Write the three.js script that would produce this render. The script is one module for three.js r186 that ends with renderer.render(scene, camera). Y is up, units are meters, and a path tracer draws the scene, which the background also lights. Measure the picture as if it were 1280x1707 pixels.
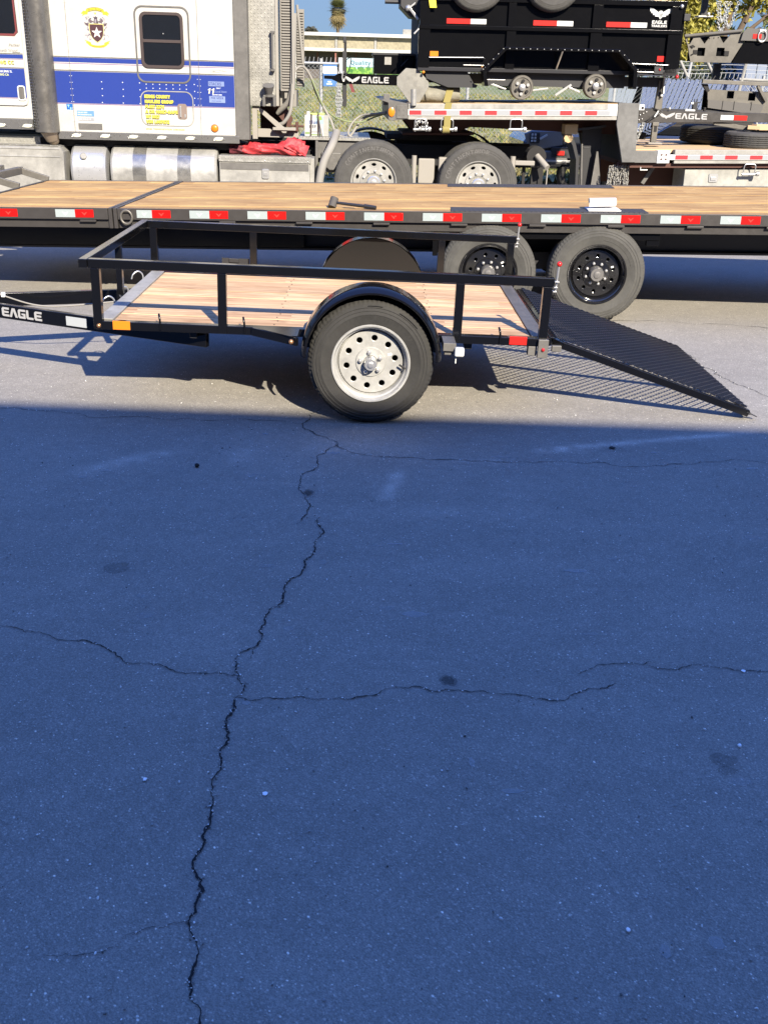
import * as THREE from 'three';
import { RoundedBoxGeometry } from 'three/addons/geometries/RoundedBoxGeometry.js';
import { mergeGeometries, mergeVertices, toCreasedNormals } from 'three/addons/utils/BufferGeometryUtils.js';
import { ImprovedNoise } from 'three/addons/math/ImprovedNoise.js';
import { FontLoader } from 'three/addons/loaders/FontLoader.js';
import { TextGeometry } from 'three/addons/geometries/TextGeometry.js';

// ---------------------------------------------------------------- camera, sky, sun, exposure
const scene = new THREE.Scene();
const camera = new THREE.PerspectiveCamera(53.585, 767 / 1024, 0.05, 1500);
camera.position.set(0, 1.7747, 0);
camera.rotation.set(-0.4039, 0, 0.0297, 'YXZ');
const renderer = new THREE.WebGLRenderer({ antialias: true });
renderer.setSize(767, 1024);
renderer.toneMapping = THREE.LinearToneMapping;
renderer.toneMappingExposure = 2.7;
renderer.shadowMap.enabled = true;
const SUN = new THREE.Vector3(0.19, 0.32, 0.456).normalize();
const sun = new THREE.DirectionalLight(new THREE.Color().setRGB(1, 0.9, 0.745), 4.85);
sun.position.copy(SUN).multiplyScalar(60);
sun.castShadow = true;
sun.shadow.mapSize.set(4096, 4096);
Object.assign(sun.shadow.camera, { left: -22, right: 22, top: 22, bottom: -22, near: 1, far: 160 });
scene.add(sun);
{
  const W = 512, H = 256, d = new Float32Array(W * H * 4);
  const hor = [0.118, 0.177, 0.235], zen = [0.044, 0.15, 0.62], low = [0.13, 0.12, 0.1];
  for (let j = 0; j < H; j++) for (let i = 0; i < W; i++) {
    const v = (j + 0.5) / H, u = (i + 0.5) / W, el = (v - 0.5) * Math.PI, az = (u - 0.5) * 2 * Math.PI;
    const x = Math.cos(el) * Math.cos(az), y = Math.sin(el), z = Math.cos(el) * Math.sin(az);
    const c = x * SUN.x + y * SUN.y + z * SUN.z, glow = 0.5 * Math.pow(Math.max(0, c), 24) + 0.12 * Math.pow(Math.max(0, c), 4);
    const t = Math.pow(Math.max(0, y), 0.85);
    for (let k = 0; k < 3; k++) d[(j * W + i) * 4 + k] = y < 0 ? low[k] : hor[k] + (zen[k] - hor[k]) * t + glow * [0.5, 0.48, 0.42][k];
    d[(j * W + i) * 4 + 3] = 1;
  }
  const t = new THREE.DataTexture(d, W, H, THREE.RGBAFormat, THREE.FloatType);
  t.mapping = THREE.EquirectangularReflectionMapping; t.magFilter = t.minFilter = THREE.LinearFilter; t.wrapS = THREE.RepeatWrapping; t.needsUpdate = true;
  scene.background = t; scene.environment = t;
}

// ---------------------------------------------------------------- helpers
function rng(seed) { let a = seed >>> 0; return () => { a = (a + 0x6D2B79F5) | 0; let t = Math.imul(a ^ (a >>> 15), 1 | a); t = (t + Math.imul(t ^ (t >>> 7), 61 | t)) ^ t; return ((t ^ (t >>> 14)) >>> 0) / 4294967296; }; }
const R = rng(7);
const rr = (a, b) => a + (b - a) * R();
const noi = new ImprovedNoise();
const fbm = (x, y, o = 4, z = 0.37) => { let s = 0, a = 0.5; for (let i = 0; i < o; i++) { s += a * noi.noise(x, y, z + i * 7.1); x *= 2.03; y *= 2.03; a *= 0.5; } return s; };
const V = (x, y, z) => new THREE.Vector3(x, y, z);
const used = {};
const numbered = n => { used[n] = (used[n] || 0) + 1; return used[n] === 1 ? n : n + '_' + String(used[n] - 1).padStart(3, '0'); };
const bases = new WeakMap();
// local frames of the parked vehicles: x = along, y = up, z = towards the camera side (z = -w)
function frame(o, a, p, pv) {
  const g = new THREE.Object3D(); g.rotation.set(0, -a, -p, 'YXZ'); g.updateMatrix();
  const pivot = V(pv[0], pv[1], 0), w = V(o[0] + Math.cos(a) * pv[0], pv[1], o[1] + Math.sin(a) * pv[0]);
  g.position.copy(w).sub(pivot.applyQuaternion(g.quaternion)); g.updateMatrix(); return g;
}
const FR = {
  T1: frame([-0.0962, -5.3834], -0.0226, 0.0158, [0, 0.345]),
  T2: frame([1.6464, -8.1953], 0.0331, -0.0224, [0, 0.345]),
  TR: frame([-0.2327, -13.81], -0.0459, 0, [0, 0]),
  SE: frame([-0.2327, -13.81], -0.0459, -0.0235, [0.4, 1.4]),
  DU: frame([-0.2327, -13.81], -0.0459, -0.008, [0.5, 2.4]),
  W: new THREE.Object3D(),
};
function thing(name, label, category, fr, base, group) {
  const o = new THREE.Group(); o.name = numbered(name); scene.add(o);
  const f = FR[fr], b = V(base[0], base[1], -base[2]);
  o.quaternion.copy(f.quaternion); o.position.copy(b).applyQuaternion(f.quaternion).add(f.position);
  o.userData = { label, category }; if (group) o.userData.group = group;
  bases.set(o, b); return o;
}
const keep = g => { g.userData.keepUV = true; return g; };
function boxUV(g) {
  const p = g.attributes.position, n = g.attributes.normal, uv = new Float32Array(p.count * 2);
  for (let i = 0; i < p.count; i++) {
    const ax = Math.abs(n.getX(i)), ay = Math.abs(n.getY(i)), az = Math.abs(n.getZ(i));
    const x = p.getX(i), y = p.getY(i), z = p.getZ(i);
    if (ay >= ax && ay >= az) { uv[2 * i] = x; uv[2 * i + 1] = -z; } else if (az >= ax) { uv[2 * i] = x; uv[2 * i + 1] = y; } else { uv[2 * i] = z; uv[2 * i + 1] = y; }
  }
  g.setAttribute('uv', new THREE.BufferAttribute(uv, 2));
}
function clean(g0) {
  let g = g0.index ? g0.toNonIndexed() : g0.clone();
  for (const k of Object.keys(g.attributes)) if (!['position', 'normal', 'uv'].includes(k)) g.deleteAttribute(k);
  if (!g.attributes.normal) g.computeVertexNormals();
  if (!g0.userData.keepUV || !g.attributes.uv) boxUV(g);
  g.morphAttributes = {}; return g;
}
function join(geos) { const a = (Array.isArray(geos) ? geos : [geos]).map(clean); return a.length > 1 ? mergeGeometries(a) : a[0]; }
function mesh(name, geos, mat) { const m = new THREE.Mesh(join(geos), mat); m.name = name; m.castShadow = m.receiveShadow = true; return m; }
function part(name, geos, mat, parent, extra) {
  const m = mesh(name, geos, mat), b = bases.get(parent);
  if (b) { m.geometry.translate(-b.x, -b.y, -b.z); bases.set(m, b); }
  if (extra) Object.assign(m.userData, extra);
  parent.add(m); return m;
}
const STUFF = { kind: 'stuff' };
const bx = (l0, l1, y0, y1, w0, w1, r = 0.003) => {
  const sx = Math.abs(l1 - l0), sy = Math.abs(y1 - y0), sz = Math.abs(w1 - w0), m = Math.min(sx, sy, sz);
  const g = r > 0 && m > r * 2.5 ? new RoundedBoxGeometry(sx, sy, sz, 1, r) : new THREE.BoxGeometry(sx, sy, sz);
  return g.translate((l0 + l1) / 2, (y0 + y1) / 2, -(w0 + w1) / 2);
};
// a bar with rectangular section between two local points [l, y, w]
function bar(p, q, a, b = a, r = 0.003) {
  const P = V(p[0], p[1], -p[2]), Q = V(q[0], q[1], -q[2]), d = Q.clone().sub(P), L = d.length(); d.normalize();
  const g = Math.min(a, b) > r * 2.5 ? new RoundedBoxGeometry(a, b, L, 1, r) : new THREE.BoxGeometry(a, b, L);
  let up = Math.abs(d.y) > 0.95 ? V(1, 0, 0) : V(0, 1, 0);
  const x = up.clone().cross(d).normalize(), y = d.clone().cross(x);
  const m = new THREE.Matrix4().makeBasis(x, y, d); m.setPosition(P.add(Q).multiplyScalar(0.5)); return g.applyMatrix4(m);
}
// flat webbing between two points in the (l, y) plane
const web = (p, q, wd, t = 0.005) => { const w = Math.min(p[2], q[2]); return prism([[p[0] - wd / 2, p[1]], [p[0] + wd / 2, p[1]], [q[0] + wd / 2, q[1]], [q[0] - wd / 2, q[1]]], 0, t).applyMatrix4(new THREE.Matrix4().set(1, 0, 0, 0, 0, 1, 0, 0, 0, -(q[2] - p[2]) / (q[1] - p[1]), 1, -p[2] + (q[2] - p[2]) / (q[1] - p[1]) * p[1], 0, 0, 0, 1)); };
const rod = (p, q, r, r2 = r, n = 12) => {
  const P = V(p[0], p[1], -p[2]), Q = V(q[0], q[1], -q[2]), d = Q.clone().sub(P);
  const g = new THREE.CylinderGeometry(r2, r, d.length(), n);
  g.applyQuaternion(new THREE.Quaternion().setFromUnitVectors(V(0, 1, 0), d.clone().normalize()));
  return g.translate((P.x + Q.x) / 2, (P.y + Q.y) / 2, (P.z + Q.z) / 2);
};
const hose = (pts, r, n = 48, s = 8) => new THREE.TubeGeometry(new THREE.CatmullRomCurve3(pts.map(p => V(p[0], p[1], -p[2]))), n, r, s);
// outline in (l, y), extruded from w0 away from the camera to w1
function prism(pts, w0, w1, bevel = 0, holes = []) {
  const s = new THREE.Shape(pts.map(p => new THREE.Vector2(p[0], p[1])));
  for (const h of holes) s.holes.push(new THREE.Path(h.map(p => new THREE.Vector2(p[0], p[1]))));
  const g = new THREE.ExtrudeGeometry(s, { depth: w1 - w0 - 2 * bevel, bevelEnabled: bevel > 0, bevelThickness: bevel, bevelSize: bevel, bevelOffset: -bevel, bevelSegments: 1, curveSegments: 10 });
  return g.translate(0, 0, -w1 + bevel);
}
// outline in (w, y), extruded along l
function prismL(pts, l0, l1) {
  const s = new THREE.Shape(pts.map(p => new THREE.Vector2(p[0], p[1])));
  const g = new THREE.ExtrudeGeometry(s, { depth: l1 - l0, bevelEnabled: false });
  return g.rotateY(Math.PI / 2).translate(l0, 0, 0);
}
// outline in (l, w), extruded in y
function slab(pts, y0, y1) {
  const s = new THREE.Shape(pts.map(p => new THREE.Vector2(p[0], p[1])));
  return new THREE.ExtrudeGeometry(s, { depth: y1 - y0, bevelEnabled: false }).rotateX(-Math.PI / 2).translate(0, y0, 0);
}
const rrect = (l0, l1, y0, y1, r, n = 6) => { const o = []; for (const [cx, cy, a] of [[l1 - r, y1 - r, 0], [l0 + r, y1 - r, 1], [l0 + r, y0 + r, 2], [l1 - r, y0 + r, 3]]) for (let i = 0; i <= n; i++) { const t = (a + i / n) * Math.PI / 2; o.push([cx + r * Math.cos(t), cy + r * Math.sin(t)]); } return o; };
const ngon = (l, y, r, n, a0 = 0) => Array.from({ length: n }, (_, i) => [l + r * Math.cos(a0 + i / n * 6.28318), y + r * Math.sin(a0 + i / n * 6.28318)]);
const ball = (l, y, w, r, n = 8) => new THREE.SphereGeometry(r, n + 2, n).translate(l, y, -w);
const disc = (l, y, w, r, t = 0.004, n = 20) => new THREE.CylinderGeometry(r, r, t, n).rotateX(Math.PI / 2).translate(l, y, -w);
const plane = (l0, l1, y0, y1, w) => keep(new THREE.PlaneGeometry(l1 - l0, y1 - y0).translate((l0 + l1) / 2, (y0 + y1) / 2, -w));
// surface of revolution about z; prof = [[r, z]...]
function revolve(prof, N, fn, crease = 0.6) {
  const pos = [], idx = [], K = prof.length;
  for (let i = 0; i < N; i++) { const a = i / N * 2 * Math.PI; for (let k = 0; k < K; k++) { let [r, z] = prof[k]; if (fn) r = fn(r, z, i, k); pos.push(r * Math.cos(a), r * Math.sin(a), z); } }
  for (let i = 0; i < N; i++) for (let k = 0; k < K - 1; k++) { const a = i * K + k, b = ((i + 1) % N) * K + k; idx.push(a, a + 1, b, b, a + 1, b + 1); }
  const g = new THREE.BufferGeometry(); g.setAttribute('position', new THREE.Float32BufferAttribute(pos, 3)); g.setIndex(idx); g.computeVertexNormals();
  return toCreasedNormals(g, crease);
}
// ---------------------------------------------------------------- textures and materials
function dataTex(n, fn, srgb, rep = 1, m = n) {
  const d = new Uint8Array(n * m * 4);
  for (let j = 0; j < m; j++) for (let i = 0; i < n; i++) { const c = fn(i, j); for (let k = 0; k < 3; k++) d[(j * n + i) * 4 + k] = Math.max(0, Math.min(255, Array.isArray(c) ? c[k] : c)); d[(j * n + i) * 4 + 3] = 255; }
  const t = new THREE.DataTexture(d, n, m); t.wrapS = t.wrapT = THREE.RepeatWrapping; t.magFilter = THREE.LinearFilter; t.minFilter = THREE.LinearMipmapLinearFilter; t.generateMipmaps = true;
  if (srgb) t.colorSpace = THREE.SRGBColorSpace; t.repeat.set(rep, rep); t.needsUpdate = true; return t;
}
function canvasTex(w, h, draw) { const c = document.createElement('canvas'); c.width = w; c.height = h; const x = c.getContext('2d'); draw(x, w, h); const t = new THREE.CanvasTexture(c); t.colorSpace = THREE.SRGBColorSpace; return t; }
const lin = (r, g, b) => new THREE.Color().setRGB(r, g, b);
const std = (c, rough, metal = 0, o = {}) => new THREE.MeshStandardMaterial({ color: c, roughness: rough, metalness: metal, ...o });
const phy = (c, rough, o = {}) => new THREE.MeshPhysicalMaterial({ color: c, roughness: rough, ...o });
// periodic value noise for tiles
function tileNoise(n, cells, seed) { const q = rng(seed), g = new Float32Array(cells * cells).map(() => q()); return (i, j) => { const x = i / n * cells, y = j / n * cells, x0 = Math.floor(x) % cells, y0 = Math.floor(y) % cells, x1 = (x0 + 1) % cells, y1 = (y0 + 1) % cells; let fx = x - Math.floor(x), fy = y - Math.floor(y); fx = fx * fx * (3 - 2 * fx); fy = fy * fy * (3 - 2 * fy); return (g[y0 * cells + x0] * (1 - fx) + g[y0 * cells + x1] * fx) * (1 - fy) + (g[y1 * cells + x0] * (1 - fx) + g[y1 * cells + x1] * fx) * fy; }; }
const dirt = (() => { const a = tileNoise(256, 8, 3), b = tileNoise(256, 32, 4), c = tileNoise(256, 128, 5); return (i, j) => a(i, j) * 0.45 + b(i, j) * 0.33 + c(i, j) * 0.22; })();
const grimeRough = dataTex(256, (i, j) => 120 + 135 * dirt(i, j), false, 0.9);
const grimeCol = dataTex(256, (i, j) => { const v = 205 + 70 * (dirt(i, j) - 0.35); return [v, v * 0.995, v * 0.975]; }, true, 0.7);
const fineBump = dataTex(256, (i, j) => 255 * dirt(i, j), false, 3);
// asphalt: stones of several sizes bound in tar
const NA = 1536, hA = new Float32Array(NA * NA), cA = new Uint8Array(NA * NA * 4), bA = new Uint8Array(NA * NA * 4);
{
  const q = rng(11), n1 = tileNoise(NA, 12, 1), n2 = tileNoise(NA, 60, 2), n3 = tileNoise(NA, 420, 9), n4 = tileNoise(NA, 1000, 19), tone = new Float32Array(NA * NA);
  for (let s = 0; s < 90000; s++) {
    const cx = q() * NA, cy = q() * NA, r = 0.8 + 2.2 * q() * q(), t = q() < 0.035 ? 0.7 + q() * 1.2 : (q() - 0.5) * 0.6, e = 0.6 + q() * 0.8, R2 = Math.ceil(r * 1.4);
    for (let y = -R2; y <= R2; y++) for (let x = -R2; x <= R2; x++) { const d = (x * x / e + y * y * e) / (r * r); if (d < 1) { const k = ((Math.round(cy + y) + NA) % NA) * NA + (Math.round(cx + x) + NA) % NA, hh = Math.sqrt(1 - d) * Math.min(1, r / 3); if (hh > hA[k]) { hA[k] = hh; tone[k] = t; } } }
  }
  for (let j = 0; j < NA; j++) for (let i = 0; i < NA; i++) {
    const k = j * NA + i, base = 125 + 4 * (n1(i, j) - 0.5) + 7 * (n2(i, j) - 0.5) + 17 * (n3(i, j) - 0.5) + 38 * (n4(i, j) - 0.5);
    const v = Math.max(20, Math.min(250, base * (0.9 + 0.2 * hA[k]) + tone[k] * 42));
    cA[4 * k] = v * 1.01; cA[4 * k + 1] = v; cA[4 * k + 2] = v * 0.985; cA[4 * k + 3] = 255;
    bA[4 * k] = bA[4 * k + 1] = bA[4 * k + 2] = Math.min(255, 90 * hA[k] + 70 * n3(i, j) + 60 * n4(i, j) + 20 * n2(i, j)); bA[4 * k + 3] = 255;
  }
}
const mkA = (d, s) => { const t = new THREE.DataTexture(d, NA, NA); t.wrapS = t.wrapT = THREE.RepeatWrapping; t.magFilter = THREE.LinearFilter; t.minFilter = THREE.LinearMipmapLinearFilter; t.generateMipmaps = true; if (s) t.colorSpace = THREE.SRGBColorSpace; t.repeat.set(1 / 1.9, 1 / 1.9); t.needsUpdate = true; return t; };
// wood: grain along u
const woodTex = (seed, dark, light, knots) => { const q = rng(seed), n = 512, kn = Array.from({ length: knots }, () => [q() * n, q() * n, 6 + q() * 10]);
  const a = tileNoise(n, 64, seed + 1), b = tileNoise(n, 16, seed + 2), c = tileNoise(n, 256, seed + 3);
  return dataTex(n, (i, j) => { let w = 0, kk = 0; for (const [x, y, r] of kn) { const dx = (i - x) / 2.6, dy = j - y, d = Math.hypot(dx, dy); w += Math.exp(-d * d / (r * r * 6)) * 14 * Math.sign(dy + 0.01); kk = Math.max(kk, Math.exp(-d * d / (r * r * 0.5))); }
    const jj = j + w; const g1 = a((i * 0.03 + n) % n, (jj * 1 + n) % n), g2 = c((i * 0.08 + n) % n, (jj + n) % n), g3 = b((i * 0.25 + n) % n, (jj * 0.5 + n) % n);
    let t = 0.5 * g1 + 0.3 * g2 + 0.25 * g3; t = Math.max(0, Math.min(1, (t - 0.12) * 1.25)) * (1 - 0.75 * kk); return dark.map((d, k) => d + (light[k] - d) * t); }, true, 1 / 0.9); };
const wood1 = [21, 22, 23].map(s => woodTex(s, [172, 130, 96], [244, 212, 174], 3));
const wood2 = [31, 32, 33].map(s => woodTex(s, [150, 108, 64], [234, 198, 136], 2));
const treadPlate = dataTex(64, (i, j) => { const x = i % 32, y = j % 32, o = (i >= 32) !== (j >= 32); const dx = x - 16, dy = y - 16, u = o ? (dx + dy) * 0.707 : (dx - dy) * 0.707, v = o ? (dx - dy) * 0.707 : (dx + dy) * 0.707; const d = u * u / 150 + v * v / 16; return d < 1 ? 255 * Math.min(1, (1 - d) * 2) : 0; }, false, 1 / 0.085);
const treadLines = dataTex(64, (i, j) => { const u = (i + j * 0.6 + 128) % 16; return u < 6 ? 255 : 30; }, false, 1 / 0.16);
const M = {
  asphalt: std(lin(1, 1, 1), 0.92, 0, { map: mkA(cA, true), bumpMap: mkA(bA), bumpScale: 0.0013, vertexColors: true }),
  crack: std(lin(0.008, 0.008, 0.009), 1), crumb: std(lin(0.24, 0.24, 0.24), 0.9),
  black: phy(lin(0.004, 0.004, 0.0045), 0.2, { ior: 1.3, roughnessMap: grimeRough }),
  gloss: phy(lin(0.004, 0.004, 0.0045), 0.13, { ior: 1.5 }), litter: std(lin(0.85, 0.85, 0.84), 0.8), tongueRef: std(lin(0.33, 0.35, 0.36), 0.35), plate: std(lin(0.15, 0.15, 0.15), 0.5, 0, { map: grimeCol }), box: std(lin(0.36, 0.36, 0.34), 0.5, 0, { map: grimeCol }), sill: std(lin(0.36, 0.355, 0.34), 0.45, 0.0, { map: grimeCol }),
  satin: std(lin(0.014, 0.014, 0.016), 0.5), soot: std(lin(0.012, 0.011, 0.011), 0.85), mesh: std(lin(0.015, 0.015, 0.018), 0.34),
  charcoal: std(lin(0.034, 0.031, 0.029), 0.55, 0, { roughnessMap: grimeRough }), greyPaint: std(lin(0.13, 0.125, 0.12), 0.5, 0, { map: grimeCol }), gunmetal: std(lin(0.17, 0.16, 0.145), 0.45, 0.35, { map: grimeCol }),
  rubber: std(lin(0.029, 0.028, 0.026), 0.85, 0, { map: grimeCol, bumpMap: fineBump, bumpScale: 0.001 }), rubberOld: std(lin(0.072, 0.07, 0.067), 0.9, 0, { map: grimeCol, bumpMap: fineBump, bumpScale: 0.001 }), rubberDusty: std(lin(0.078, 0.077, 0.073), 0.9, 0, { map: grimeCol, bumpMap: fineBump, bumpScale: 0.001 }), rubberText: std(lin(0.09, 0.086, 0.081), 0.9),
  silver: std(lin(0.5, 0.5, 0.49), 0.36, 0.25, { map: grimeCol }), chrome: std(lin(0.6, 0.59, 0.56), 0.32, 0.8), zinc: std(lin(0.5, 0.5, 0.49), 0.35, 0.8), brass: std(lin(0.5, 0.26, 0.12), 0.35, 0.8),
  alu: std(lin(0.56, 0.555, 0.54), 0.5, 0.5, { roughnessMap: grimeRough, map: grimeCol }), aluDull: std(lin(0.36, 0.355, 0.34), 0.6, 0.3, { map: grimeCol }), polished: std(lin(0.5, 0.49, 0.47), 0.36, 0.8, { roughnessMap: grimeRough, map: grimeCol }),
  diamond: std(lin(0.36, 0.355, 0.335), 0.45, 0.35, { bumpMap: treadPlate, bumpScale: 0.003, map: grimeCol }), diamondDark: std(lin(0.034, 0.031, 0.029), 0.7, 0, { bumpMap: treadLines, bumpScale: 0.004 }),
  white: phy(lin(0.44, 0.437, 0.42), 0.35, { clearcoat: 0.4, map: dataTex(256, (i, j) => { const v = 236 + 30 * (dirt(i, j) - 0.4); return [v, v * 0.995, v * 0.98]; }, true, 0.45) }), blue: phy(lin(0.018, 0.036, 0.19), 0.3, { clearcoat: 0.5 }), pinstripe: std(lin(0.16, 0.1, 0.2), 0.5), seam: std(lin(0.3, 0.29, 0.27), 0.6),
  red: std(lin(0.44, 0.014, 0.01), 0.3), amber: std(lin(0.55, 0.16, 0.01), 0.3), whiteRef: std(lin(0.46, 0.47, 0.46), 0.4), lensClear: std(lin(0.7, 0.7, 0.55), 0.2), redLens: phy(lin(0.35, 0.01, 0.01), 0.12, { clearcoat: 1 }),
  letter: std(lin(0.3, 0.3, 0.3), 0.5), glass: phy(lin(0.008, 0.009, 0.011), 0.06, { clearcoat: 1 }), gasket: std(lin(0.03, 0.018, 0.016), 0.6), trimRed: std(lin(0.12, 0.02, 0.02), 0.5),
  tarp: std(lin(0.36, 0.022, 0.028), 0.6, 0, { bumpMap: fineBump, bumpScale: 0.004 }), tarpDark: std(lin(0.1, 0.012, 0.02), 0.7), canvas: std(lin(0.25, 0.24, 0.2), 0.9, 0, { map: grimeCol, bumpMap: fineBump, bumpScale: 0.004 }), strap: std(lin(0.2, 0.165, 0.05), 0.85), skirt: std(lin(0.2, 0.195, 0.185), 0.38, 0.6, { roughnessMap: grimeRough }), yellow: std(lin(0.7, 0.56, 0.03), 0.5),
  hoseGrey: std(lin(0.2, 0.19, 0.17), 0.75), hoseGreen: std(lin(0.16, 0.19, 0.09), 0.7), beige: std(lin(0.22, 0.205, 0.18), 0.7), louvre: std(lin(0.17, 0.16, 0.142), 0.65), rust: std(lin(0.07, 0.03, 0.022), 0.85), woodBlock: std(lin(0.42, 0.3, 0.17), 0.85),
  galv: std(lin(0.3, 0.31, 0.31), 0.5, 0.3), slat: std(lin(0.065, 0.092, 0.175), 0.6), slatGrey: std(lin(0.14, 0.17, 0.21), 0.6), paper: std(lin(0.55, 0.55, 0.54), 0.8),
  plaster: std(lin(0.33, 0.30, 0.215), 0.9, 0, { map: grimeCol }), roofEdge: std(lin(0.4, 0.395, 0.37), 0.8), darkWin: std(lin(0.075, 0.065, 0.06), 0.5), brickRed: std(lin(0.2, 0.08, 0.06), 0.9), conc: std(lin(0.32, 0.32, 0.31), 0.9, 0, { map: grimeCol }),
  bark: std(lin(0.09, 0.065, 0.045), 0.95),
};
const WOOD1 = [], WOOD2 = [];
for (let k = 0; k < 9; k++) { const s = 0.86 + 0.055 * ((k * 5) % 9) * 0.6; WOOD1.push(std(lin(0.67 * s, 0.655 * s, 0.575 * s), 0.8, 0, { map: wood1[k % 3] })); WOOD2.push(std(lin(0.63 * s, 0.62 * s, 0.52 * s), 0.8, 0, { map: wood2[k % 3] })); }
const shiftUV = (g, u, v) => { const c = clean(g), a = c.attributes.uv; for (let i = 0; i < a.count; i++) a.setXY(i, a.getX(i) + u, a.getY(i) + v); return keep(c); };

// lettering of the trailers, drawn as wide block letters
const LET = {
  E: [[0.15, 0], [1, 0], [1, 0.22], [0.27, 0.22], [0.27, 0.4], [0.92, 0.4], [0.92, 0.6], [0.27, 0.6], [0.27, 0.78], [1, 0.78], [1, 1], [0.15, 1], [0, 0.85], [0, 0.15]],
  A: [[0, 0], [0.36, 1], [0.72, 1], [1.1, 0], [0.82, 0], [0.54, 0.74], [0.28, 0]],
  G: [[0.15, 0], [1, 0], [1, 0.56], [0.5, 0.56], [0.5, 0.38], [0.75, 0.38], [0.75, 0.22], [0.26, 0.22], [0.26, 0.78], [1, 0.78], [1, 1], [0.15, 1], [0, 0.85], [0, 0.15]],
  L: [[0.15, 0], [0.95, 0], [0.95, 0.22], [0.27, 0.22], [0.27, 1], [0, 1], [0, 0.15]],
};
function eagleText(l0, l1, y0, y1, w) {
  const u = (l1 - l0) / 5.65, out = [], X = [0, 1.08, 2.3, 3.46, 4.6];
  'EAGLE'.split('').forEach((c, i) => out.push(prism(LET[c].map(p => [l0 + (X[i] + p[0]) * u, y0 + p[1] * (y1 - y0)]), w - 0.003, w + 0.001)));
  return out;
}
const WING = [[0, -0.62], [0.16, -0.36], [0.5, -0.34], [0.52, -0.2], [0.7, -0.2], [0.72, -0.04], [0.87, -0.03], [0.88, 0.12], [0.99, 0.14], [1.04, 0.5], [0.62, 0.34], [0.26, 0.1], [0, -0.08]];
function wings(l0, l1, y0, y1, w) {
  const cx = (l0 + l1) / 2, sx = (l1 - l0) / 2.08, sy = (y1 - y0) / 1.12, f = s => WING.map(p => [cx + s * p[0] * sx, y0 + (p[1] + 0.62) * sy]);
  return [prism(f(1), w - 0.003, w + 0.001), prism(f(-1).reverse(), w - 0.003, w + 0.001)];
}
const refTex = red => canvasTex(160, 64, (x, w, h) => {
  x.fillStyle = red ? '#e01612' : '#cfdada'; x.fillRect(0, 0, w, h);
  x.strokeStyle = red ? 'rgba(150,0,0,.35)' : 'rgba(120,140,145,.5)'; x.lineWidth = 1.5; for (let i = 0; i < w; i += 8) { x.beginPath(); x.moveTo(i, 0); x.lineTo(i, h); x.stroke(); } for (let i = 0; i < h; i += 8) { x.beginPath(); x.moveTo(0, i); x.lineTo(w, i); x.stroke(); }
  x.fillStyle = red ? '#f0493f' : '#f4fafa'; x.beginPath(); x.moveTo(80, 50); x.lineTo(54, 20); x.lineTo(70, 24); x.lineTo(80, 34); x.lineTo(90, 24); x.lineTo(106, 20); x.closePath(); x.fill();
});
const refW = std(lin(0.5, 0.5, 0.5), 0.3, 0, { map: refTex(false) }), refR = std(lin(0.6, 0.6, 0.6), 0.3, 0, { map: refTex(true) });
const faceUV = g => { g.computeBoundingBox(); const b = g.boundingBox, c = clean(g), p = c.attributes.position, a = c.attributes.uv; for (let i = 0; i < p.count; i++) a.setXY(i, (p.getX(i) - b.min.x) / (b.max.x - b.min.x), (p.getY(i) - b.min.y) / (b.max.y - b.min.y)); return keep(c); };

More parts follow.
